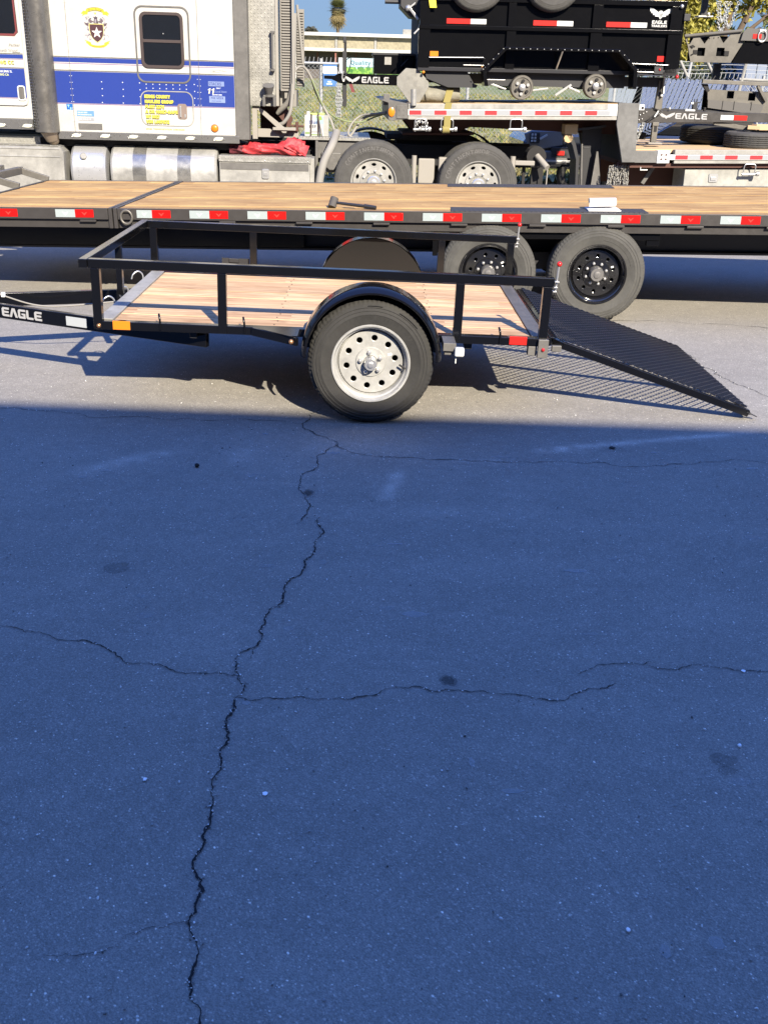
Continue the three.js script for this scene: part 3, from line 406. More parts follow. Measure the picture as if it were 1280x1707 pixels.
  const gate = part('ramp_frame', [bar(P(0.05, 0.27), P(L, 0.27), 0.045, 0.04), bar(P(0.05, 1.77), P(L, 1.77), 0.045, 0.04), bar(P(0, 0.3), P(0, 1.74), 0.04, 0.04), bar(P(0.0, 0.3), P(0.06, 0.268), 0.04, 0.04), bar(P(0.0, 1.74), P(0.06, 1.772), 0.04, 0.04), bar(P(L, 0.25), P(L, 1.79), 0.03, 0.012), bar(P(0.02, 0.77, -0.005), P(L, 0.77, -0.005), 0.03, 0.03), bar(P(0.02, 1.27, -0.005), P(L, 1.27, -0.005), 0.03, 0.03)], B, o);
  part('ramp_tip', bar(P(L - 0.02, 0.25, 0.006), P(L + 0.05, 0.25, 0.0), 0.02, 0.004), M.satin, gate); part('hinge_tab', bx(1.02, 1.075, 0.395, 0.43, 0.235, 0.262, 0.004), M.greyPaint, gate);
  const str = [], sw = 0.0205, a = 0.0088, nw = 46, wd = 1.5 / nw;
  for (let k = 0; k * sw < L - 0.01; k++) for (let j = 0; j < nw; j++) { const sg = (j + k) % 2 ? 1 : -1, u = 0.01 + k * sw; str.push(bar(P(u - a * sg, 0.27 + j * wd, 0.028), P(u + a * sg, 0.27 + (j + 1) * wd, 0.028), 0.0038, 0.0056, 0)); }
  part('expanded_metal', str, M.mesh, gate, STUFF);
  for (const w of [0.205, 1.82]) { const p = part('latch_pin', [rod([0.998, 0.735, w], [1.004, 0.88, w], 0.0065), bx(0.988, 1.012, 0.79, 0.797, w - 0.02, w + 0.02, 0.001), bx(0.984, 1.006, 0.76, 0.766, w - 0.02, w + 0.02, 0.001), bx(0.982, 1.004, 0.737, 0.743, w - 0.018, w + 0.018, 0.001)], M.zinc, o); part('red_knob', ball(1.005, 0.888, w, 0.015), M.red, p); }
  part('hinge_tube', rod([1.004, 0.44, 0.27], [1.004, 0.44, 1.77], 0.021, 0.021, 12), M.gloss, gate);
  part('licence_bracket', [bx(-1.05, -0.86, 0.5, 0.575, 1.846, 1.85), bx(-1.0, -0.93, 0.545, 0.575, 1.835, 1.846, 0.004)], M.satin, o);
}

// ================================================================ long flatbed trailer behind it
{
  const o = thing('flatbed_trailer', 'long charcoal tandem axle flatbed trailer with a wooden deck and red white reflectors', 'trailer', 'T2', [-1.5, 0, 1.18]);
  const C = M.charcoal, FAR = 2.36, E0 = -5.2, E1 = 3.1, J0 = -3.90, J1 = -3.83;
  for (let k = 0; k < 14; k++) { const w0 = 0.056 + k * 0.1611; for (const [a, b] of [[E0 + 0.02, J0 - 0.006], [J1 + 0.006, E1 - 0.04]]) part('plank', shiftUV(bx(a, b, 0.815, 0.8515 + ((k * 7) % 4) * 0.0009, w0, w0 + 0.157, 0.003), k * 2.17 + a, k * 0.71), WOOD2[(k * 5 + (a < -4 ? 3 : 0)) % 9], o); }
  for (const [a, b] of [[E0, J0 - 0.004], [J1 + 0.004, E1]]) { part('rub_rail', bx(a, b, 0.768, 0.8555, 0.0, 0.018, 0.003), C, o); part('edge_channel', [bx(a, b, 0.7, 0.762, 0.03, 0.11, 0.003), bx(a, b, 0.762, 0.85, 0.032, 0.052, 0)], C, o); part('edge_channel', [bx(a, b, 0.7, 0.8555, FAR - 0.05, FAR, 0.003)], C, o); }
  for (const l of [J0, J1 - 0.03]) part('joint_bar', bx(l, l + 0.03, 0.7, 0.8575, 0.0, FAR, 0.003), C, o);
  part('front_bar', bx(E0 - 0.03, E0, 0.7, 0.856, 0, FAR, 0.003), C, o); part('rear_bar', bx(E1, E1 + 0.05, 0.7, 0.856, 0, FAR, 0.003), C, o);
  for (const x of [-4.938, -4.324, -3.67, ...Array.from({ length: 14 }, (_, k) => -3.247 + 0.4615 * k)]) { if (x > 2.75) break; const ww = x === -3.67 ? 0.121 : 0.157; part('white_reflector', faceUV(bx(x, x + ww, 0.784, 0.844, -0.0035, -0.0005, 0)), refW, o); part('red_reflector', faceUV(bx(x + ww + 0.001, x + ww + 0.15, 0.784, 0.844, -0.0035, -0.0005, 0)), refR, o); }
  for (const x of [-4.07, -3.56, ...Array.from({ length: 10 }, (_, k) => -2.95 + 0.612 * k)]) part('stake_pocket', [bx(x - 0.06, x + 0.06, 0.752, 0.8, 0.0185, 0.06, 0.004), bx(x - 0.065, x + 0.065, 0.748, 0.766, -0.002, 0.03, 0.004)], C, o);
  const dr = part('tie_ring', [new THREE.TorusGeometry(0.045, 0.009, 10, 24).scale(1, 1.15, 1).translate(-3.752, 0.79, 0.014)], M.gunmetal, o); part('ring_lug', bx(-3.79, -3.715, 0.825, 0.85, -0.02, 0.0, 0.005), C, dr);
  part('tread_plate', bx(-1.18, 0.36, 0.853, 0.858, 0.045, 0.31, 0), M.diamondDark, o); part('tread_plate', bx(-1.18, 0.42, 0.853, 0.858, 2.04, 2.3, 0), M.diamondDark, o);
  for (const w of [0.5, 1.75]) part('main_beam', [bx(-5.1, 3.05, 0.665, 0.69, w, w + 0.12), bx(-5.1, 3.05, 0.49, 0.665, w + 0.055, w + 0.065, 0), bx(-5.1, 3.05, 0.47, 0.49, w, w + 0.12)], M.satin, o);
  for (let l = -4.9; l < 3; l += 0.5) part('crossmember', bx(l, l + 0.04, 0.71, 0.79, 0.12, FAR - 0.06), M.satin, o);
  part('wheel_cover', [bx(-1.32, 0.47, 0.645, 0.695, 0.06, 0.46, 0.004), bx(0.37, 0.47, 0.6, 0.645, 0.07, 0.11), bx(-1.32, -1.22, 0.5, 0.645, 0.1, 0.46)], M.black, o);
  part('under_box', [bx(-5.0, -2.4, 0.5, 0.69, 0.46, 0.52)], M.black, o);
  const wh = makeWheel({ R: 0.384, W: 0.24, rim: 0.228, disc: 0.182, dish: 0.075, holes: 10, holeR: 0.0165, holeP: 0.14, ph: 0.35, lugs: 8, lugP: 0.0826, lugR: 0.0135, hubR: 0.058, hubL: 0.085, marks: [[0.27, 0.2, 1.2], [0.3, 2.2, 0.9], [0.345, 3.4, 1.1], [0.345, 5.3, 0.9]], rubber: M.rubberDusty, metal: phy(lin(0.008, 0.008, 0.009), 0.14, { clearcoat: 1, clearcoatRoughness: 0.05 }), hubMat: std(lin(0.16, 0.155, 0.15), 0.4, 0.5), sticker: [0.13, 0.045], sipe: false, text: [['LOADSTAR', 0.345, 0.022, 0.5, 0.0]].slice(1) });
  putWheel(wh, o, -0.007, 0.382, 0.0, 0.05); for (const [l, w, b] of [[-0.872, 0.0, false], [-0.007, FAR, true], [-0.872, FAR, true]]) putWheel(wh.clone(), o, l, 0.382, w, b ? 0.4 : 0.25, b);
  for (const l of [-0.872, -0.007]) part('axle', rod([l, 0.38, 0.2], [l, 0.38, FAR - 0.2], 0.045), M.satin, o);
  for (const w of [0.42, FAR - 0.42]) part('spring_hanger', [bx(-0.52, -0.36, 0.36, 0.5, w - 0.05, w + 0.05), bar([-1.25, 0.46, w], [-0.5, 0.42, w], 0.06, 0.03), bar([0.36, 0.46, w], [-0.4, 0.42, w], 0.06, 0.03)], M.satin, o);
  // front frame beyond the deck
  const fr = part('front_frame', [bar([-5.52, 0.93, 0.1], [-5.46, 0.95, 2.3], 0.06, 0.07, 0.006), bar([-5.46, 0.95, 2.28], [-5.2, 0.86, 2.34], 0.05, 0.06), bar([-5.49, 0.945, 1.55], [-5.22, 0.86, 1.6], 0.05, 0.06), bar([-5.5, 0.94, 0.8], [-5.22, 0.86, 0.85], 0.05, 0.06)], M.gunmetal, o);
  part('front_channel', [bx(-6.3, -5.62, 0.9, 1.0, 1.2, 2.3, 0.005)], M.gunmetal, fr); part('tongue_beam', [bar([-5.1, 0.6, 0.6], [-7.2, 0.6, 1.15], 0.08, 0.16), bar([-5.1, 0.6, 1.8], [-7.2, 0.6, 1.2], 0.08, 0.16)], M.satin, o);
  part('tongue_deck', [bx(-6.2, -5.62, 0.6, 0.64, 0.3, 2.1)], M.satin, o);
}
// things lying on the flatbed
{
  const m = thing('mallet', 'black rubber mallet lying on the front edge of the wooden flatbed deck', 'mallet', 'T2', [-2.0, 0.855, 0.15]);
  part('head', [rod([-2.135, 0.858, 0.2], [-2.115, 0.925, 0.24], 0.033, 0.033, 18)], std(lin(0.055, 0.05, 0.045), 0.8), m); part('handle', [rod([-2.11, 0.893, 0.215], [-1.78, 0.868, 0.11], 0.011, 0.014), rod([-1.87, 0.876, 0.14], [-1.775, 0.868, 0.108], 0.017, 0.015)], M.satin, m);
  const n = thing('paper_pad', 'white paper pad with a curled page lying on the flatbed tread plate', 'paper pad', 'T2', [0.03, 0.858, 0.22]);
  part('backing', [bx(-0.10, 0.155, 0.859, 0.868, 0.1, 0.33, 0.001)], M.paper, n);
  { const pos = [], idx = []; const K = 18; for (let i = 0; i <= K; i++) { const t = i / K, a = -0.5 + t * 3.9, r = 0.05 - 0.012 * t; for (const e of [0, 1]) { pos.push((e ? 0.135 : -0.085) + 0.02 * t, 0.866 + 0.036 + r * Math.sin(a) * 0.85, -(0.29 - r * Math.cos(a) * 2.1 + e * 0.05)); } }
    for (let i = 0; i < K; i++) idx.push(2 * i, 2 * i + 1, 2 * i + 2, 2 * i + 2, 2 * i + 1, 2 * i + 3); const g = new THREE.BufferGeometry(); g.setAttribute('position', new THREE.Float32BufferAttribute(pos, 3)); g.setIndex(idx); g.computeVertexNormals();
    const pm = M.paper.clone(); pm.side = THREE.DoubleSide; part('curled_page', g, pm, n); }
}
// ================================================================ semi truck tractor
const decal = (name, l0, l1, y0, y1, w, w_, h_, draw, parent) => { const t = canvasTex(w_, h_, draw); return part(name, plane(l0, l1, y0, y1, w), new THREE.MeshStandardMaterial({ map: t, color: lin(0.6, 0.6, 0.6), transparent: true, alphaTest: 0.35, roughness: 0.5 }), parent); };
{
  const o = thing('semi_truck', 'white semi truck with blue stripes, a sleeper window, fuel tanks and dual rear axles', 'semi truck', 'TR', [-2, 0, 1.25]);
  const W0 = 0.08, rivets = [];
  const sl = part('sleeper_body', [prism(rrect(-4.06, -1.80, 1.045, 3.3, 0.01, 1), W0, 2.42, 0.004)], M.white, o);
  // stripes, seams, rivets on the side
  part('blue_stripe', [bx(-4.056, -1.803, 1.385, 1.752, W0 - 0.0025, W0 - 0.0004, 0)], M.blue, sl); part('blue_stripe', [bx(-4.056, -1.803, 1.856, 1.908, W0 - 0.0025, W0 - 0.0004, 0)], M.blue, sl);
  part('pinstripe', [[1.372, 1.381], [1.838, 1.846]].map(([a, b]) => bx(-4.056, -1.803, a, b, W0 - 0.002, W0 - 0.0004, 0)), M.pinstripe, sl); part('pinstripe', [[1.756, 1.768], [1.911, 1.923]].map(([a, b]) => bx(-4.056, -1.803, a, b, W0 - 0.002, W0 - 0.0004, 0)), M.greyPaint, sl);
  for (const [l, y0, y1] of [[-3.83, 1.05, 3.2], [-2.24, 1.05, 3.2]]) part('panel_seam', [bx(l, l + 0.004, y0, y1, W0 - 0.004, W0 - 0.0005, 0)], M.greyPaint, sl);
  for (let y = 1.1; y < 2.7; y += 0.075) for (const l of [-3.815, -3.83 - 0.012, -2.225, -2.26]) rivets.push(disc(l, y, W0 - 0.0035, 0.005, 0.003, 6));
  for (let l = -4.0; l < -1.85; l += 0.075) rivets.push(disc(l, 1.062, W0 - 0.0035, 0.005, 0.003, 6)); for (let k = 0; k < 7; k++) { rivets.push(disc(-2.9 + k * 0.083, 1.628, W0 - 0.0035, 0.007, 0.003, 6)); rivets.push(disc(-2.9 + k * 0.083, 1.582, W0 - 0.0035, 0.007, 0.003, 6)); }
  for (let y = 1.4; y < 1.72; y += 0.08) for (const l of [-3.46, -3.2, -2.99, -2.31]) rivets.push(disc(l + 0.01 * Math.sin(y * 9), y, W0 - 0.0035, 0.007, 0.003, 6));
  part('rivets', rivets, M.whiteRef, sl, STUFF);
  // sleeper window with its outer seal
  const ringP = (a, b, w0, w1, rA, rB) => prism(rrect(...a, rA), w0, w1, 0.002, [rrect(...b, rB).reverse()]);
  part('door_seal', ringP([-3.005, -2.335, 1.645, 2.515], [-2.985, -2.355, 1.665, 2.495], W0 - 0.008, W0 + 0.01, 0.1, 0.085), M.greyPaint, sl);
  const win = part('window', [ringP([-2.94, -2.41, 1.815, 2.447], [-2.905, -2.445, 1.85, 2.412], W0 - 0.016, W0 + 0.02, 0.075, 0.05), bx(-2.91, -2.44, 2.105, 2.14, W0 - 0.012, W0 + 0.01)], M.gasket, o);
  part('pane', prism(rrect(-2.915, -2.435, 2.13, 2.42, 0.05), W0 - 0.006, W0 + 0.004), M.glass, win); part('pane', prism(rrect(-2.915, -2.435, 1.84, 2.12, 0.05), W0 - 0.004, W0 + 0.004), M.glass, win);
  part('window_latch', bx(-2.66, -2.65, 2.2, 2.215, W0 - 0.012, W0 - 0.004, 0.002), M.chrome, win);
  // luggage door
  const ld = part('luggage_door', [ringP([-2.985, -2.322, 1.14, 1.556], [-2.972, -2.335, 1.153, 1.543], W0 - 0.006, W0 + 0.008, 0.1, 0.09)], M.aluDull, o);
  part('handle', [prism(rrect(-2.525, -2.408, 1.228, 1.41, 0.03), W0 - 0.008, W0 + 0.01, 0.003)], M.rust.clone(), ld).material.color.setRGB(0.16, 0.12, 0.1); part('handle_grip', [bx(-2.498, -2.476, 1.25, 1.385, W0 - 0.022, W0 - 0.008, 0.004), bx(-2.44, -2.42, 1.25, 1.29, W0 - 0.012, W0 - 0.008, 0.003)], M.chrome, ld);
  decal('yellow_lettering', -2.935, -2.525, 1.16, 1.518, W0 - 0.009, 512, 448, (x, w, h) => { x.clearRect(0, 0, w, h); const T = ['KINGS COUNTY', 'HAULERS GROUP', 'FLEET 227V', 'A OR 10087-HAPE', 'WT 8027', 'VIN L00767Z']; const ws = [400, 450, 300, 506, 215, 360]; T.forEach((t, i) => { x.font = 'bold 66px sans-serif'; const m = x.measureText(t).width; x.save(); x.translate(2 + i * 2, 62 + i * 74); x.scale(ws[i] / m, 1); x.lineJoin = 'round'; x.lineWidth = 9; x.fillStyle = x.strokeStyle = '#4a4420'; x.strokeText(t, 2, 6); x.fillText(t, 2, 6); x.lineWidth = 5; x.fillStyle = x.strokeStyle = '#e6db4e'; x.strokeText(t, 0, 0); x.fillText(t, 0, 0); x.restore(); }); }, ld);
  decal('yellow_lettering', -2.94, -2.37, 1.088, 1.115, W0 - 0.003, 640, 32, (x, w, h) => { x.clearRect(0, 0, w, h); x.font = 'bold 30px sans-serif'; x.fillStyle = '#b9b258'; x.fillText('KINGS  TRANSPORTATION  CORCORAN', 2, 26); }, sl);
  decal('fleet_decals', -2.145, -1.90, 1.43, 1.69, W0 - 0.006, 320, 340, (x, w, h) => { x.clearRect(0, 0, w, h); x.fillStyle = '#7e90c0'; x.fillRect(22, 10, 260, 74); x.fillStyle = '#3c4c86'; x.font = 'bold 62px sans-serif'; x.save(); x.translate(26, 70); x.scale(0.96, 1); x.fillText('STACKS', 0, 0); x.restore(); x.fillStyle = '#e8f0ff'; x.font = 'italic bold 28px sans-serif'; x.fillText('ONLY', 146, 122); x.font = 'italic bold 112px sans-serif'; x.fillStyle = '#8f7a3a'; x.fillText('11', -2, 202); x.fillStyle = '#fffbe0'; x.fillText('11', -6, 196); x.fillStyle = '#8da0d8'; x.font = 'italic 40px serif'; x.fillText('Good State', 116, 178); x.fillStyle = '#e8f0ff'; x.font = 'bold 26px sans-serif'; x.fillText('800 945 2000', 84, 222); x.fillStyle = '#8799c4'; x.fillRect(30, 234, 262, 100); x.fillStyle = '#41508c'; x.font = 'bold 46px sans-serif'; x.fillText('PRE MIER', 56, 280); x.font = 'bold 24px sans-serif'; x.fillText('STATE WORKS', 70, 318); }, sl);
  decal('makers_script', -2.125, -1.875, 1.783, 1.835, W0 - 0.003, 256, 56, (x, w, h) => { x.clearRect(0, 0, w, h); x.strokeStyle = '#9c998c'; x.lineWidth = 3; x.beginPath(); x.moveTo(30, 30); x.bezierCurveTo(70, 5, 110, 50, 60, 44); x.bezierCurveTo(110, 30, 130, 10, 150, 30); x.bezierCurveTo(160, 10, 180, 50, 190, 22); x.lineTo(192, 44); x.moveTo(20, 46); x.lineTo(150, 50); x.moveTo(190, 38); x.lineTo(240, 34); x.stroke(); }, sl);
  // coat of arms
  decal('crest', -3.645, -3.29, 2.02, 2.492, W0 - 0.003, 384, 512, (x, w, h) => {
    x.clearRect(0, 0, w, h);
    const rib = (pts, c) => { x.fillStyle = c; x.beginPath(); pts.forEach((p, i) => i ? x.lineTo(p[0], p[1]) : x.moveTo(p[0], p[1])); x.closePath(); x.fill(); };
    x.lineCap = 'round';
    rib([[6, 96], [40, 62], [96, 70], [92, 104], [60, 104], [16, 124], [36, 100]], '#ded52e'); rib([[378, 96], [344, 62], [288, 70], [292, 104], [324, 104], [368, 124], [348, 100]], '#ded52e');
    x.strokeStyle = '#d3c92a'; x.lineWidth = 30; x.beginPath(); x.arc(192, 300, 262, -1.98, -1.16); x.stroke(); x.strokeStyle = '#8a8018'; x.lineWidth = 3; x.beginPath(); x.arc(192, 300, 281, -1.98, -1.16); x.stroke(); x.beginPath(); x.arc(192, 300, 242, -1.98, -1.16); x.stroke();
    x.save(); x.translate(192, 300); x.fillStyle = '#6d6518'; x.font = 'bold 28px serif'; 'Dave Brown'.split('').forEach((c, i) => { x.save(); x.rotate(-0.33 + i * 0.073); x.fillText(c, -8, -252); x.restore(); }); x.restore();
    const S = (x0, y0, s) => { for (let k = 0; k < 26; k++) { const a = 0.9 + 0.32 * k, r = 60 + 42 * Math.sin(k * 1.7); const px = x0 + s * (40 + r * 0.55 * Math.abs(Math.cos(a * 0.7)) + (k % 3) * 14), py = y0 + k * 10.5 - 20; x.strokeStyle = ['#3b333e', '#7d7480', '#a49da6'][k % 3]; x.lineWidth = 4 + (k % 4) * 2; x.beginPath(); x.arc(px, py, 9 + (k % 3) * 5, k, k + 2.6); x.stroke(); } };
    S(216, 150, 1); S(168, 150, -1);
    x.fillStyle = '#4c3d46'; for (const s of [1, -1]) rib([[192 + s * 100, 212], [192 + s * 152, 202], [192 + s * 128, 236], [192 + s * 96, 246]], '#5d4c55'), rib([[192 + s * 22, 190], [192 + s * 84, 158], [192 + s * 100, 186], [192 + s * 60, 204]], '#6a5a62');
    rib([[160, 216], [172, 150], [162, 128], [182, 136], [192, 118], [204, 136], [222, 128], [214, 156], [226, 214]], '#4b434c'); rib([[176, 205], [180, 160], [204, 160], [196, 205]], '#9b929c');
    rib([[178, 70], [192, 92], [206, 70], [202, 100], [182, 100]], '#d8cf40');
    const shield = d => { x.beginPath(); x.moveTo(106 - d, 222 - d); x.lineTo(282 + d, 222 - d); x.bezierCurveTo(288 + d, 330, 280, 390, 196, 436 + d * 1.4); x.bezierCurveTo(116, 392, 100 - d, 330, 106 - d, 222 - d); x.fill(); };
    x.fillStyle = '#e9e08a'; shield(8); x.fillStyle = '#48242c'; shield(0);
    x.fillStyle = '#fffdf5'; x.beginPath(); for (let k = 0; k < 10; k++) { const r = k % 2 ? 27 : 72, a = -Math.PI / 2 + k * Math.PI / 5; x.lineTo(196 + r * Math.cos(a), 322 + r * Math.sin(a)); } x.fill();
    rib([[26, 412], [70, 426], [112, 444], [104, 470], [70, 462], [44, 446], [52, 434]], '#e4da30'); rib([[370, 412], [326, 426], [282, 444], [290, 470], [324, 462], [350, 446], [342, 434]], '#e4da30');
    x.strokeStyle = '#d3c92a'; x.lineWidth = 26; x.beginPath(); x.moveTo(84, 462); x.bezierCurveTo(130, 500, 260, 500, 308, 462); x.stroke(); x.fillStyle = '#6d6518'; x.font = 'bold 20px serif'; x.fillText('Constant Justice', 120, 496);
  }, sl);
  decal('blue_decal', -3.912, -3.835, 1.297, 1.375, W0 - 0.003, 96, 96, (x, w, h) => { x.fillStyle = '#1467b4'; x.fillRect(0, 0, w, h); x.fillStyle = '#9fd4f2'; x.fillRect(16, 14, 30, 16); x.fillRect(26, 14, 10, 40); x.fillRect(56, 50, 12, 34); x.fillRect(50, 58, 26, 10); x.fillStyle = '#e8f4fb'; x.fillRect(0, 88, w, 8); }, sl);
  decal('blue_decal', -3.79, -3.575, 1.232, 1.298, W0 - 0.003, 256, 80, (x, w, h) => { x.fillStyle = '#6a98c0'; x.fillRect(0, 0, w, h); x.fillStyle = '#eef6fc'; x.font = 'bold 25px sans-serif'; x.fillText('VALLEY DIST', 10, 34); x.fillText('SACRAMENTO CO', 10, 66); }, sl);
  decal('number_decal', -3.775, -3.583, 1.182, 1.214, W0 - 0.003, 256, 44, (x, w, h) => { x.fillStyle = '#a3a5ab'; x.fillRect(0, 0, w, h); x.fillStyle = '#e6e6e2'; x.font = 'bold 32px sans-serif'; x.fillText('004 11 5 2 7 1', 8, 34); }, sl);
  part('grey_label', bx(-3.783, -3.485, 1.073, 1.148, W0 - 0.004, W0 - 0.0005, 0.001), M.greyPaint, sl);
  part('amber_marker', [revolve([[0.042, 0], [0.042, 0.012], [0.03, 0.022], [0.012, 0.026], [0.0004, 0.027]], 24, null, 0.8).translate(-2.067, 1.131, -W0)], M.amber, sl); part('marker_bezel', new THREE.TorusGeometry(0.043, 0.006, 8, 24).translate(-2.067, 1.131, -W0 + 0.004), M.rust, sl);
  // skirt with oval lamps
  const sk = part('side_skirt', [bx(-4.04, -1.755, 0.955, 1.046, 0.06, 0.12, 0.004)], M.skirt, o);
  for (const l of [-3.815, -3.456, -3.101, -2.741, -2.382, -2.024]) { part('oval_lamp', [new THREE.SphereGeometry(1, 16, 10).scale(0.055, 0.022, 0.014).translate(l, 1.003, -0.06)], M.lensClear, sk); part('lamp_bezel', [new THREE.TorusGeometry(0.06, 0.007, 8, 28).scale(1.05, 0.46, 1).translate(l, 1.003, -0.061), bx(l + 0.06, l + 0.085, 0.993, 1.012, 0.052, 0.06, 0.003)], M.polished, sk); }
  // rear side fairing
  part('side_fairing', [bx(-1.798, -1.625, 1.0, 3.3, 0.075, 0.11, 0.01), bx(-1.66, -1.625, 1.0, 3.3, 0.11, 0.3, 0.004)], M.greyPaint, o);
  // cab
  const cab = part('cab_body', [prism(rrect(-6.6, -4.33, 1.18, 3.3, 0.02, 2), W0 + 0.02, 2.4, 0.005)], M.white, o);
  const dr = part('cab_door', [prism([[-5.9, 3.2], [-5.9, 1.335], [-4.44, 1.335], [-4.40, 1.35], [-4.385, 1.39], [-4.385, 3.2]], W0, W0 + 0.02, 0.004, [[[-5.5, 3.0], [-4.44, 3.0], [-4.425, 2.17], [-4.47, 2.13], [-5.5, 2.13]]])], M.white, o);
  part('blue_stripe', [bx(-5.9, -4.392, 1.43, 1.762, W0 - 0.0028, W0 - 0.0004, 0)], M.blue, dr); part('blue_stripe', [bx(-5.9, -4.392, 1.878, 1.922, W0 - 0.0028, W0 - 0.0004, 0)], M.blue, dr); part('pinstripe', [[1.418, 1.426], [1.866, 1.873]].map(([a, b]) => bx(-5.9, -4.392, a, b, W0 - 0.002, W0 - 0.0004, 0)), M.pinstripe, dr); part('pinstripe', [[1.766, 1.776], [1.926, 1.936]].map(([a, b]) => bx(-5.9, -4.392, a, b, W0 - 0.002, W0 - 0.0004, 0)), M.greyPaint, dr);
  part('door_window', [prism([[-5.5, 3.0], [-4.44, 3.0], [-4.425, 2.17], [-4.47, 2.13], [-5.5, 2.13]], W0 + 0.008, W0 + 0.014)], M.glass, dr); part('window_trim', [prism([[-5.5, 2.13], [-4.47, 2.13], [-4.43, 2.17], [-4.445, 3.0], [-4.46, 3.0], [-4.45, 2.185], [-4.475, 2.155], [-5.5, 2.155]], W0 - 0.005, W0 + 0.008)], M.trimRed, dr);
  part('mirror_back', [bar([-4.52, 2.2, 0.3], [-4.56, 2.9, 0.3], 0.12, 0.2, 0.03)], M.satin, o);
  part('handle', [ringP([-4.502, -4.405, 1.395, 1.57], [-4.488, -4.419, 1.41, 1.555], W0 - 0.012, W0 + 0.004, 0.03, 0.022)], M.whiteRef, dr); part('handle_grip', [prism(rrect(-4.488, -4.419, 1.41, 1.555, 0.022), W0 - 0.003, W0 + 0.002), bx(-4.475, -4.46, 1.42, 1.53, W0 - 0.016, W0 - 0.004, 0.004)], M.rubberText, dr);
  decal('door_lettering', -4.75, -4.49, 1.805, 1.855, W0 - 0.004, 256, 56, (x, w, h) => { x.clearRect(0, 0, w, h); x.font = 'bold 60px sans-serif'; x.fillStyle = '#5d561e'; x.fillText('KING CC', -4, 54); x.fillStyle = '#ddd354'; x.fillText('KING CC', -8, 48); }, dr);
  decal('door_lettering', -4.75, -4.51, 1.67, 1.75, W0 - 0.004, 256, 80, (x, w, h) => { x.clearRect(0, 0, w, h); x.font = 'bold 36px sans-serif'; x.fillStyle = '#eef4f8'; x.fillText('HAULING IL', 16, 34); x.fillStyle = '#dfe6a0'; x.fillText('FRESNO CA', -20, 72); }, dr);
  decal('door_script', -4.58, -4.40, 2.0, 2.05, W0 - 0.003, 192, 56, (x, w, h) => { x.clearRect(0, 0, w, h); x.font = 'italic 46px serif'; x.fillStyle = '#6d6a62'; x.fillText('Parker', 26, 42); }, dr);
  decal('door_script', -4.75, -4.42, 1.935, 1.985, W0 - 0.003, 320, 48, (x, w, h) => { x.clearRect(0, 0, w, h); x.font = 'italic 40px serif'; x.fillStyle = '#8b8880'; x.fillText('Kenneth Wood', 4, 34); x.fillRect(230, 34, 90, 8); }, dr);
  const cs = part('cab_skirt', [bx(-6.6, -4.345, 1.058, 1.178, 0.055, 0.12, 0.004)], M.skirt, o);
  for (const l of [-4.42, -4.755]) { part('oval_lamp', [new THREE.SphereGeometry(1, 16, 10).scale(0.055, 0.022, 0.014).translate(l, 1.1, -0.055)], M.lensClear, cs); part('lamp_bezel', [new THREE.TorusGeometry(0.06, 0.007, 8, 28).scale(1.05, 0.46, 1).translate(l, 1.1, -0.056), bx(l + 0.06, l + 0.085, 1.09, 1.108, 0.047, 0.055, 0.003)], M.polished, cs); }
  // exhaust stack with a perforated heat shield
  { const R0 = 0.15, cx = -4.168, cw = 0.06; const sh = part('heat_shield', [new THREE.CylinderGeometry(R0, R0, 2.3, 40, 1, false).translate(cx, 1.035 + 1.15, -cw)], std(lin(0.22, 0.21, 0.2), 0.42, 0.6, { roughnessMap: grimeRough, map: grimeCol }), o);
    const h = []; for (let y = 1.08; y < 2.75; y += 0.034) for (let k = 0; k < 4; k++) { const a = Math.PI + 0.28 + k * 0.24 + ((Math.round(y / 0.034) % 2) * 0.12); h.push(new THREE.BoxGeometry(0.002, 0.021, 0.019).rotateY(-a + Math.PI).translate(cx + (R0 + 0.0006) * Math.cos(a), y, -cw - (R0 + 0.0006) * Math.sin(a))); }
    part('perforations', h, M.soot, sh, STUFF);
    part('exhaust_elbow', [rod([cx + 0.04, 0.93, 0.1], [cx + 0.02, 1.05, 0.08], 0.075, 0.12, 20), ball(cx + 0.045, 0.945, 0.12, 0.075, 12)], M.rust.clone(), o).material = std(lin(0.3, 0.24, 0.18), 0.45, 0.7); }
  // steps, tanks, tool box
  part('step_box', [prismL([[0.0, 0.3], [0.0, 0.845], [0.04, 0.872], [0.6, 0.872], [0.6, 0.3]], -6.6, -4.02), prism([[-4.03, 0.3], [-4.03, 0.872], [-3.985, 0.80], [-4.0, 0.3]], 0.004, 0.5)], M.aluDull, o); part('step_tread', [bx(-6.6, -4.32, 0.874, 0.972, 0.22, 0.6, 0.005), bx(-6.6, -4.05, 0.872, 0.879, 0.02, 0.22, 0)], M.diamond, o); part('step_trim', [bx(-6.6, -4.03, 0.735, 0.75, -0.008, 0.0, 0.002), bx(-6.6, -4.03, 0.83, 0.85, -0.008, 0.004, 0.002)], M.alu, o);
  const tank = (a, b) => { const r = 0.315, y = 0.575, w = 0.315; return revolve([[0.0005, (b - a) / 2], [r * 0.55, (b - a) / 2 - 0.004], [r * 0.93, (b - a) / 2 - 0.02], [r, (b - a) / 2 - 0.05], [r, -(b - a) / 2 + 0.05], [r * 0.93, -(b - a) / 2 + 0.02], [r * 0.55, -(b - a) / 2 + 0.004], [0.0005, -(b - a) / 2]], 64, null, 0.5).rotateY(Math.PI / 2).translate((a + b) / 2, y, -w); };
